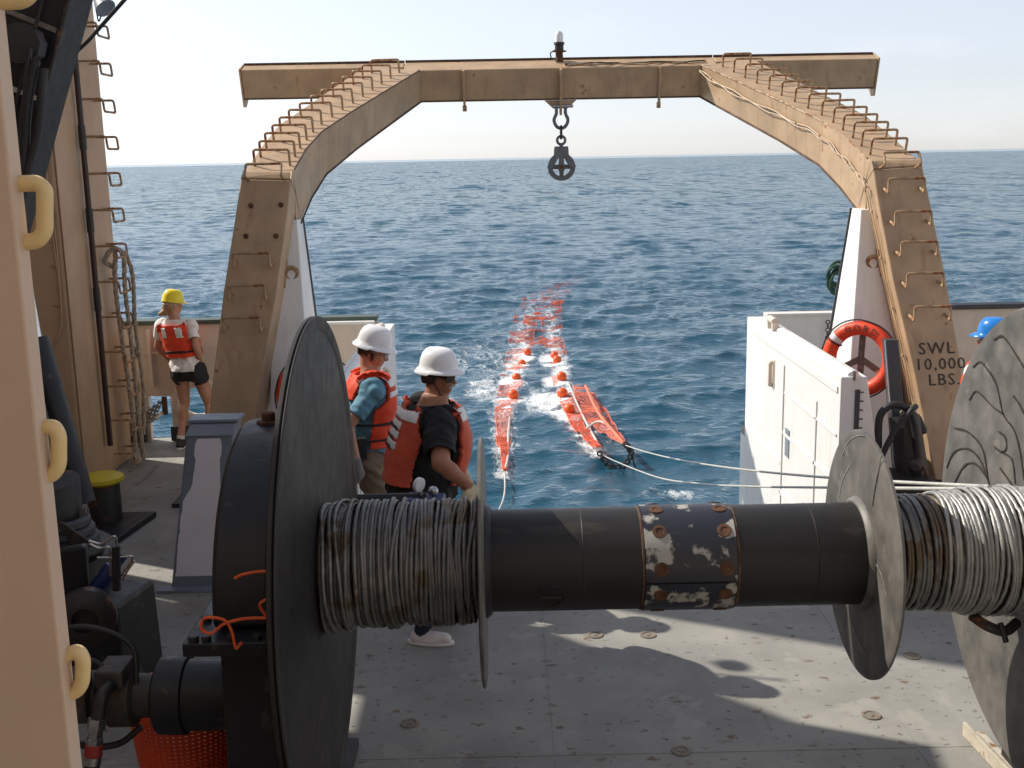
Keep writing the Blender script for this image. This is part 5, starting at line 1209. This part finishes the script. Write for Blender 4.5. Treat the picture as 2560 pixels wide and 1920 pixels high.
class Person:
    def __init__(s, label, loc, rot, H=1.76, bulk=1.0, belly=0.0, lean=(0, 0), head_yaw=0, head_pitch=0, female=False, arms=None, feet=None, skin='skin', head_roll=0):
        s.root = thing('person', loc, label, 'person'); s.root.rotation_euler = (0, 0, rot); s.loc = V(loc); s.rot = rot
        s.k = k = H / 1.76; ca, sa = math.cos(rot), math.sin(rot); s.Rm = np.array([[ca, -sa, 0], [sa, ca, 0], [0, 0, 1]])
        s.lean = lean; hipx = .095 if not female else .10
        sh = lambda z: V(lean[0] * max(0, z - .92), lean[1] * max(0, z - .92), 0)
        s.m = MB(); s.bones = []
        rings = [(.80, 0, .13, .10), (.86, 0, .165, .12), (.95, 0, .172, .13 + belly * .4), (1.06, .0 + belly * .25, .152, .118 + belly * .8), (1.16, .005 + belly * .3, .156, .122 + belly), (1.26, .01 + belly * .15, .172, .13 + belly * .5), (1.34, .005, .178, .126), (1.40, -.005, .165, .108), (1.445, -.008, .11, .085), (1.475, -.005, .068, .068), (1.53, .0, .058, .062)]
        if female: rings = [(z, c, rx * (1.04 if z < 1.0 else .88 if z < 1.15 else .92), ry * (1.05 if z < 1 else .95)) for z, c, rx, ry in rings]
        n = 24; vs = []; fs = []
        for (z, c, rx, ry) in rings:
            o = sh(z)
            for j in range(n):
                a = 2 * math.pi * j / n; ca_, sa_ = math.cos(a), math.sin(a)
                e = .82
                vs.append((V(math.copysign(abs(ca_) ** e, ca_) * rx * bulk, c + math.copysign(abs(sa_) ** e, sa_) * ry * bulk, z) + o) * k)
        for i in range(len(rings) - 1):
            for j in range(n): fs.append((i * n + j, i * n + (j + 1) % n, (i + 1) * n + (j + 1) % n, (i + 1) * n + j))
        fs += [tuple(range(n))[::-1], tuple(range((len(rings) - 1) * n, len(rings) * n))]
        s.m.add(vs, fs)
        s.bone('torso', V(0, 0, .88) + sh(.9), V(0, 0, 1.40) + sh(1.4), .145 * bulk, .14 * bulk, mesh=False)
        # legs
        feet = feet or {}
        for sd, nm in ((-1, 'l'), (1, 'r')):
            hip = V(sd * hipx, 0, .90); ank = V(feet.get(nm, (sd * .11, 0)) + ((.085,) if len(feet.get(nm, (0, 0))) == 2 else ())) ; yaw = feet.get(nm + '_yaw', -sd * .15)
            d = ank - hip; mid = hip + d * .48; L = np.linalg.norm(d); bend = math.sqrt(max(0, .41 ** 2 - (L * .48) ** 2)) if L * .48 < .41 else 0
            knee = mid + V(0, min(bend, .10) + .015, 0)
            s.bone('thigh_' + nm, hip, knee, .088 * (bulk * .5 + .5) * (1.08 if female else 1), .060)
            s.bone('shin_' + nm, knee, ank + V(0, -.005, .0), .055, .038)
            calf = knee + (ank - knee) * .32 + V(0, -.022, 0); s.ball(calf, (.046, .05, .11))
            fd = V(math.sin(-yaw), math.cos(yaw), 0); s.bone('foot_' + nm, ank + V(0, 0, -.045) - fd * .035, ank + fd * .14 + V(0, 0, -.052), .040, .034)
            s.ball(ank + fd * .05 + V(0, 0, -.058), (.045, .11, .03), (0, 0, -math.atan2(fd[0], fd[1])))
            s.bone('foot_' + nm, ank + fd * .05 + V(0, 0, -.055), ank + fd * .14 + V(0, 0, -.055), .044, .038, mesh=False)
            setattr(s, 'ank_' + nm, (ank, fd))
        # arms: given as elbow and wrist in world space, else hanging
        arms = arms or {}
        for sd, nm in ((-1, 'l'), (1, 'r')):
            shd = (V(sd * .183 * (bulk * .6 + .4) * (.92 if female else 1), -.005, 1.40) + sh(1.40))
            if nm in arms:
                el, wr, tip = [s.local(q) / k for q in arms[nm]]
            else:
                el = shd + V(sd * .05, -.02, -.28); wr = el + V(0, .09, -.235); tip = wr + V(0, .05, -.16)
            el = shd + unit(el - shd) * .29; wr = el + unit(wr - el) * .25; hd = unit(tip - wr)
            s.ball(shd, (.066 * bulk, .062 * bulk, .062))
            s.bone('uarm_' + nm, shd, el, .054 * bulk, .042 * bulk); s.bone('farm_' + nm, el, wr, .043 * bulk, .028)
            s.ball(el + (wr - el) * .28, (.042 * bulk,) * 3)
            # hand: palm, four fingers, thumb
            side = unit(np.cross(hd, V(0, 0, 1) if abs(hd[2]) < .9 else V(0, 1, 0))); pn = np.cross(side, hd)
            palm = wr + hd * .055; s.bone('hand_' + nm, wr, wr + hd * .075, .027, .034)
            for f in range(4):
                o = (f - 1.5) * .0205; ln = (.062, .076, .080, .066)[f] if sd > 0 else (.066, .080, .076, .062)[f]
                b0 = wr + hd * .082 + side * o; b1 = b0 + (hd * .85 - pn * .45) * ln * .55; b2 = b1 + (hd * .45 - pn * .85) * ln * .5
                s.bone('hand_' + nm, b0, b1, .0105, .0095); s.bone('hand_' + nm, b1, b2, .0095, .008)
            t0 = wr + hd * .03 + side * (-.028 * sd); t1 = t0 + (side * -.6 * sd + hd * .7 - pn * .3) * .045; s.bone('hand_' + nm, t0, t1, .0135, .0115); s.bone('hand_' + nm, t1, t1 + (hd * .85 - pn * .3) * .032, .0115, .009)
        # head
        hc = V(0, .022, 1.645) + sh(1.55) + V(0, 0, 0); s.hc = hc; s.Rh = np.array((Matrix.Rotation(head_yaw, 3, 'Z') @ Matrix.Rotation(head_pitch, 3, 'X') @ Matrix.Rotation(head_roll, 3, 'Y')))
        h = lambda *p: hc + s.Rh @ V(*p); s.h = h; er = Matrix(s.Rh.tolist()).to_euler()
        s.bone('neck', V(0, -.005, 1.45) + sh(1.45), hc + s.Rh @ V(0, -.025, -.06), .058, .055)
        s.bone('head', h(0, -.01, -.03), h(0, -.01, .06), .085, .085, mesh=False)
        s.ball(h(0, -.012, .035), (.076, .097, .092), er); s.ball(h(0, .018, -.045), (.062, .074, .072), er); s.ball(h(0, .048, -.088), (.034, .036, .026), er)   # skull, face, chin
        s.ball(h(0, .066, .012), (.056, .026, .02), er); s.ball(h(0, .078, -.072), (.026, .014, .008), er); s.ball(h(0, .080, -.058), (.026, .012, .008), er)          # brow, lips
        for sd in (-1, 1): s.ball(h(sd * .040, .060, -.030), (.020, .022, .022), er); s.ball(h(sd * .077, -.012, -.012), (.010, .020, .032), er)
        capsule(s.m, h(0, .082, .002) * k, h(0, .105, -.034) * k, .010 * k, .014 * k)
        s.ball(h(0, .092, -.038), (.019, .014, .009), er)
        s.me = remesh(s.m, .0085, 4)
        co = np.zeros(len(s.me.vertices) * 3); s.me.vertices.foreach_get('co', co); s.co = co.reshape(-1, 3)
        nr = np.zeros(len(s.me.vertices) * 3); s.me.vertices.foreach_get('normal', nr); s.nr = nr.reshape(-1, 3)
        s.polys = [tuple(p.vertices) for p in s.me.polygons]
        D = []; T = []
        for (lb, a, c, r0, r1) in s.bones:
            d = c - a; L2 = d @ d + 1e-9; t = np.clip(((s.co - a) @ d) / L2, 0, 1); D.append(np.linalg.norm(s.co - a - t[:, None] * d, axis=1) - (r0 + (r1 - r0) * t)); T.append(t)
        D = np.array(D); idx = D.argmin(0); s.lab = np.array([b[0] for b in s.bones])[idx]; s.t = np.array(T)[idx, np.arange(len(idx))]
        s.body = link('body', s.me, M[skin], s.root, 60)
        s.me.materials.clear(); s.me.materials.append(M[skin])
    def local(s, p): return s.Rm.T @ (V(p) - s.loc)
    def bone(s, lb, a, c, r0, r1, mesh=True):
        k = s.k; s.bones.append((lb, V(a) * k, V(c) * k, r0 * k, r1 * k))
        if mesh: capsule(s.m, V(a) * k, V(c) * k, r0 * k, r1 * k)
    def ball(s, c, r_, rot=None): s.m.ball(V(c) * s.k, [q * s.k for q in r_], 16, 10, rot)
    def zed(s): return s.co[:, 2] / s.k
    def cloth(s, name, mask, off, mt, thick=.006, smooth=3, wr=0.0):
        """a garment: the body's surface under the mask, stood off along its normals"""
        off = np.broadcast_to(off, (len(s.co),))
        nz_ = (vnoise(s.co[:, 0] * 17 + s.co[:, 1] * 9, s.co[:, 2] * 13 + 3) - .5) * wr + (vnoise(s.co[:, 0] * 40 + 9, s.co[:, 2] * 28 + s.co[:, 1] * 25) - .5) * wr * .6
        co = s.co + s.nr * (off + nz_)[:, None]; fs = [p for p in s.polys if all(mask[i] for i in p)]
        used = sorted({i for p in fs for i in p}); mp = {o: n for n, o in enumerate(used)}
        me = bpy.data.meshes.new(name); me.from_pydata([tuple(co[i]) for i in used], [], [tuple(mp[i] for i in p) for p in fs])
        ob = link(name, me, mt, s.root, 60)
        if smooth: q = ob.modifiers.new('s', 'SMOOTH'); q.factor = .5; q.iterations = smooth
        if thick: q = ob.modifiers.new('t', 'SOLIDIFY'); q.thickness = thick; q.offset = -1
        return ob
    def is_(s, *names): return np.isin(s.lab, names)
    def part(s, mb, name, mt, parent=None, smooth=50):
        """MB in local space"""
        me = bpy.data.meshes.new(name); me.from_pydata(mb.v, [], mb.f)
        bm = bmesh.new(); bm.from_mesh(me); bmesh.ops.recalc_face_normals(bm, faces=bm.faces); bm.to_mesh(me); bm.free()
        return link(name, me, mt, parent or s.root, smooth)
    def H(s, *p): return s.h(*p) * s.k
    def helmet(s, mt, brim='full', tilt=0.0):
        k = s.k; m = MB(); A = s.Rh @ V(0, -math.sin(tilt), math.cos(tilt)); Fd = s.Rh @ V(0, math.cos(tilt), math.sin(tilt))
        o = s.H(0, -.008, .045); ref = np.cross(A, Fd)
        X = np.cross(A, -Fd) if False else unit(np.cross(Fd, A)); n = 48; prof = [(.0, .122), (.027, .1205), (.054, .115), (.076, .102), (.093, .081), (.103, .052), (.108, .02), (.110, .0)]
        vs = []; fs = []
        for i, (r_, h_) in enumerate(prof):
            for j in range(n):
                a = 2 * math.pi * j / n; rx, ry = r_ * .92, r_ * 1.10
                rid = .004 * max(0, 1 - abs(math.cos(a)) * 5) * (i > 1)
                vs.append(o + (X * math.cos(a) * (rx + rid) + Fd * math.sin(a) * ry + A * (h_ + rid)) * k)
        def brimr(a):
            f = max(0, math.sin(a))
            return (.026 + .018 * f ** 2) if brim == 'full' else (.005 + .048 * max(0, (math.sin(a) - .35) / .65) ** .7)
        for (w, h_) in ((.5, -.008), (1.0, -.020), (1.0, -.0245), (.5, -.013), (0, -.006)):
            for j in range(n):
                a = 2 * math.pi * j / n; b_ = brimr(a) * w; dr = 0 if w == 0 else 0
                vs.append(o + (X * math.cos(a) * (.110 * .92 + b_) + Fd * math.sin(a) * (.110 * 1.10 + b_) + A * (h_ - (.010 * w if math.sin(a) < 0 and brim == 'full' else 0))) * k)
        mrow = len(prof) + 5
        for i in range(mrow - 1):
            for j in range(n): fs.append((i * n + j, i * n + (j + 1) % n, (i + 1) * n + (j + 1) % n, (i + 1) * n + j))
        m.add(vs, fs); return s.part(m, 'hard_hat', mt, None, 55)
    def strap(s, z0, z1, off, mt, name='webbing_strap'):
        """a belt round the torso between two heights, standing on the vest"""
        z = s.zed(); return s.cloth(name, s.is_('torso') & (z > z0) & (z < z1), off, mt, .004, 1)

def shoes(p, mt, sole):
    for nm in ('l', 'r'):
        p.cloth('shoe', p.is_('foot_' + nm) | (p.is_('shin_' + nm) & (p.t > .93)), .008, mt, .006, 2)
        a, fd = getattr(p, 'ank_' + nm); m = MB(); q = (a + fd * .05) * p.k; q[2] = .012
        m.lathe(q, (0, 0, 1), [(.9, -.011), (1.0, -.008), (1.0, .010), (.95, .014)], 28, sx=.050 * p.k, sy=.148 * p.k, ref=V(fd))
        # lathe's Y axis must lie along the foot
        p.part(m, 'sole', sole)

def glove(p, nm, mt):
    p.cloth('glove', p.is_('hand_' + nm) | (p.is_('farm_' + nm) & (p.t > .86)), .004, mt, .003, 1)

# ------------------------------------------------------------------ person in the yellow helmet
wl0 = atZ(487, 1120, 0)
p = Person('person with yellow helmet and orange life vest leaning on the stern bulwark', wl0, R(-9), H=1.64, lean=(-.22, .02), head_yaw=R(-46), head_pitch=R(-6), female=True,
           arms={'r': (atY(497, 888, 11.45), atY(507, 925, 11.75), atY(518, 950, 11.85)), 'l': (atY(392, 875, 11.78), atY(425, 900, 11.88), atY(445, 905, 11.92))},
           feet={'l': (-.15, -.03), 'r': (.19, .06), 'l_yaw': .1, 'r_yaw': -.5})
z = p.zed()
p.cloth('shorts', (p.is_('torso') & (z > .80) & (z < 1.02)) | (p.is_('thigh_l', 'thigh_r') & (p.t < .34)), .016, M['shorts'], .008, 8, .024)
tee = p.cloth('t_shirt', (p.is_('torso') & (z > .91) & (z < 1.475)) | (p.is_('uarm_l', 'uarm_r') & (p.t < .58)), .020 + .014 * np.clip((1.1 - z) / .15, 0, 1), M['tee_white'], .006, 3, .028)
for sd in (-1, 1):
    pass
vm = p.is_('torso') & (z > 1.06) & (z < 1.415)
vst = p.cloth('life_vest', vm, .050, M['vest'], .03, 3, .010)
p.strap(1.115, 1.145, .056, M['web'])
sp = p.co / p.k; lx = sp[:, 0] - p.lean[0] * np.maximum(0, z - .92)
for a, c in ((-.105, -.055), (.03, .095)): p.cloth('reflective_patch', vm & (p.nr[:, 1] < -.2) & (lx > a) & (lx < c) & (z > 1.285) & (z < 1.395), .057, M['tape'], .003, 1)
p.helmet(M['helm_yellow'], 'cap', R(-4))
m = MB()
for q, r_ in (((0, -.045, .0), (.083, .075, .075)), ((0, -.07, -.055), (.066, .05, .06)), ((0, -.098, -.095), (.05, .045, .04)), ((-.02, -.125, -.115), (.04, .035, .03)), ((.05, -.04, -.03), (.038, .05, .06)), ((-.05, -.04, -.03), (.038, .05, .06))): m.ball(p.H(*q), [e * p.k for e in r_], 16, 10)
hm = remesh(m, .008, 2); link('hair', hm, M['fairhair'], p.root, 60); hm.materials.clear(); hm.materials.append(M['fairhair'])
m = MB(); m.tube([p.H(.088 * math.cos(a), -.01 + .102 * math.sin(a), .012 + .012 * math.sin(a)) for a in np.linspace(math.pi * 1.02, math.pi * 1.98, 16)], .012, 8, flat=.35); p.part(m, 'head_band', M['tape'])
shoes(p, M['shoeblk'], M['sock'])
for nm in ('l', 'r'): p.cloth('sock', p.is_('shin_' + nm) & (p.t > .84), .006, M['sock'], .003, 1)
glove(p, 'r', M['glove'])

# ------------------------------------------------------------------ person in the black shirt
m2 = atZ(1062, 1585, 0)
p = Person('person with white helmet, sunglasses and black shirt under a faded orange work vest', m2, R(-74), H=1.79, bulk=1.28, belly=.035, lean=(.02, .19), head_yaw=R(-38), head_pitch=R(-6), skin='skin2',
           arms={'r': (atY(1100, 1100, 6.42), atY(1140, 1190, 6.30), atY(1172, 1240, 6.25)), 'l': (atY(1120, 1120, 7.0), atY(1150, 1170, 6.9), atY(1165, 1200, 6.8))},
           feet={'l': (-.13, .10), 'r': (.13, -.04), 'l_yaw': .1, 'r_yaw': -.45})
z = p.zed()
p.cloth('trousers', (p.is_('torso') & (z > .78) & (z < 1.0)) | p.is_('thigh_l', 'thigh_r') | (p.is_('shin_l', 'shin_r') & (p.t < .93)), .022, M['navy'], .006, 3, .032)
p.cloth('t_shirt', (p.is_('torso') & (z > .89) & (z < 1.46)) | (p.is_('uarm_l', 'uarm_r') & (p.t < .80)), .028, M['tee_black'], .006, 3, .032)
vm = p.is_('torso') & (z > 1.0) & (z < 1.425) & ((np.abs(p.nr[:, 1]) > .42) | (z > 1.38))
p.cloth('work_vest', vm & (p.co[:, 1] < .02), .062, M['vest2'], .034, 3, .006)
p.cloth('work_vest', vm & (p.co[:, 1] >= .012), .060, M['vest2'], .034, 3, .006)
sp = p.co / p.k; back = p.nr[:, 1] < -.35
p.cloth('reflective_patch', vm & (z > 1.382) & (z < 1.42) & (sp[:, 1] < .02) & (np.abs(sp[:, 0]) < .20), .068, M['tape'], .003, 1)
for sd in (-1, 1): p.cloth('reflective_patch', vm & (z > 1.37) & (z < 1.43) & (sp[:, 1] > .04) & (sp[:, 0] * sd > .06), .066, M['tape'], .003, 1)
for i, (za, zb, tx) in enumerate(((1.325, 1.372, 'CALAND'), (1.272, 1.317, 'FROOK'), (1.214, 1.264, 'POWER'))):
    p.cloth('name_strip', vm & back & (z > za) & (z < zb) & (np.abs(sp[:, 0]) < .105), .067, M['tape'], .003, 0)
    me = text_mesh(tx, .052, .001)
    kk = (za + zb) / 2; sel = vm & back & (np.abs(z - kk) < .02) & (np.abs(sp[:, 0]) < .05); cy = (p.co[sel][:, 1] + p.nr[sel][:, 1] * .071).min() if sel.any() else -.2
    for v in me.vertices:
        q = v.co.copy(); x = -q.x; v.co = (-x * .95 * -1 * -1, cy - .002 + .35 * (x * x) * 1.0 - q.z, kk * p.k + q.y)
    for v in me.vertices: v.co.x = v.co.x
    me.materials.clear(); link('lettering', me, M['ink'], p.root, 0)
p.helmet(M['helm_white'], 'full', R(2))
m = MB(); m.tube([p.H(.086 * math.cos(a), -.004 + .104 * math.sin(a), .018) for a in np.linspace(0, 2 * math.pi, 33)[:-1]], .017, 8, closed=True, flat=.25); p.part(m, 'suspension_band', M['helm_white'])
m = MB()
for sd in (-1, 1): m.add([p.H(sd * x, y, zz) for x, y, zz in ((.006, .100, .012), (.066, .082, .010), (.070, .076, -.012), (.055, .086, -.030), (.018, .098, -.028), (.006, .102, -.012), (.006, .094, .012), (.066, .076, .010), (.068, .070, -.012), (.055, .080, -.030), (.018, .092, -.028), (.006, .096, -.012))],
    [(0, 1, 2, 3, 4, 5), (11, 10, 9, 8, 7, 6)] + [(i, (i + 1) % 6, (i + 1) % 6 + 6, i + 6) for i in range(6)])
for sd in (-1, 1): m.tube([p.H(sd * .069, .078, .004), p.H(sd * .084, .02, .006), p.H(sd * .084, -.02, .002)], .005, 6)
p.part(m, 'sunglasses', M['lens'])
m = MB()
for sd in (-1, 1): m.tube([p.H(0, .098, -.049), p.H(sd * .018, .096, -.052), p.H(sd * .034, .082, -.064)], [.010, .010, .005], 8)
p.part(m, 'moustache', M['greyhair'])
m = MB()
for q, r_ in (((.072, -.035, -.012), (.018, .05, .04)), ((-.072, -.035, -.012), (.018, .05, .04)), ((0, -.085, -.025), (.062, .022, .045))): m.ball(p.H(*q), [e * p.k for e in r_], 14, 8, Matrix(p.Rh.tolist()).to_euler())
p.part(m, 'hair', M['hair'])
m = MB(); m.tube([p.H(.088, .0, .02), p.H(.082, .015, -.05), p.H(.05, .045, -.115), p.H(0, .055, -.125), p.H(-.05, .045, -.115), p.H(-.086, .0, .02)], .0035, 5); p.part(m, 'chin_strap', M['web'])
shoes(p, M['shoe'], M['sock']); glove(p, 'r', M['glove']); glove(p, 'l', M['glove'])
for nm in ('l', 'r'): p.cloth('sock', p.is_('shin_' + nm) & (p.t > .86), .010, M['navy'], .003, 1)

# ------------------------------------------------------------------ person in the blue shirt
m1 = V(-.98, 7.62, 0)
p = Person('person with white helmet and glasses looking down, blue shirt under an orange life vest', m1, R(-74), H=1.80, lean=(.0, .10), head_yaw=R(-22), head_pitch=R(-20), skin='skin',
           arms={'r': (atY(876, 1055, 7.36), atY(893, 1160, 7.3), atY(905, 1215, 7.3)), 'l': (atY(960, 1050, 7.95), atY(985, 1120, 7.9), atY(1000, 1160, 7.9))})
z = p.zed()
p.cloth('trousers', (p.is_('torso') & (z > .78) & (z < 1.0)) | p.is_('thigh_l', 'thigh_r') | (p.is_('shin_l', 'shin_r') & (p.t < .96)), .018, M['khaki'], .006, 3, .028)
p.cloth('t_shirt', (p.is_('torso') & (z > .88) & (z < 1.455)) | (p.is_('uarm_l', 'uarm_r') & (p.t < .72)), .024, M['tee_blue'], .006, 3, .032)
vm = p.is_('torso') & (z > 1.0) & (z < 1.45) & ((p.nr[:, 1] > -.1) | (z > 1.33))
p.cloth('life_vest', vm, .056, M['vest'], .034, 3, .012)
p.cloth('collar', (p.is_('torso', 'neck')) & (z > 1.43) & (z < 1.468), .04, M['vest'], .02, 2)
for a, c in ((1.05, 1.08), (1.17, 1.20)): p.cloth('webbing_strap', p.is_('torso') & (z > a) & (z < c), .062, M['web'], .004, 1)
sp = p.co / p.k
for a, c in ((1.335, 1.375), (1.39, 1.43)):
    for sd in (-1, 1): p.cloth('reflective_patch', vm & (z > a) & (z < c) & (sp[:, 1] > -.02) & (sp[:, 0] * sd > .055), .063, M['tape'], .003, 1)
p.helmet(M['helm_white'], 'full', R(4))
m = MB()
for q, r_ in (((.073, -.03, -.005), (.016, .05, .035)), ((-.073, -.03, -.005), (.016, .05, .035)), ((0, -.082, -.015), (.062, .024, .05)), ((.074, .018, -.035), (.008, .012, .03))): m.ball(p.H(*q), [e * p.k for e in r_], 14, 8, Matrix(p.Rh.tolist()).to_euler())
p.part(m, 'hair', M['hair'])
m = MB()
for sd in (-1, 1):
    m.tube([p.H(sd * .036 + .026 * math.cos(a), .098, -.006 + .018 * math.sin(a)) for a in np.linspace(0, 6.283, 17)[:-1]], .0028, 5, closed=True); m.tube([p.H(sd * .062, .096, -.002), p.H(sd * .082, .02, .002), p.H(sd * .082, -.01, 0)], .003, 5)
p.part(m, 'glasses', M['steel'])
shoes(p, M['shoeblk'], M['rubber']); glove(p, 'r', mat('grey_glove', (.20, .20, .20), .9)); 
m = MB(); m.box(p.local(atY(905, 1120, 7.42)), (.06, .05, .14)); p.part(m, 'belt_pouch', M['web'])

# ------------------------------------------------------------------ person in the blue helmet, behind the right flange
p = Person('person with a blue helmet almost hidden behind the big right winch flange', atY(2478, 1000, 8.0) * V(1, 1, 0), R(30), H=1.72, head_yaw=R(20))
z = p.zed()
p.cloth('trousers', (p.is_('torso') & (z > .78) & (z < 1.0)) | p.is_('thigh_l', 'thigh_r') | (p.is_('shin_l', 'shin_r') & (p.t < .96)), .018, M['navy'], .006, 3, .028)
p.cloth('t_shirt', (p.is_('torso') & (z > .88) & (z < 1.455)) | (p.is_('uarm_l', 'uarm_r') & (p.t < .72)), .022, M['tee_white'], .006, 3, .028)
p.cloth('life_vest', p.is_('torso') & (z > 1.0) & (z < 1.44), .055, M['vest'], .03, 3, .012)
p.helmet(M['helm_blue'], 'cap'); shoes(p, M['shoeblk'], M['rubber'])
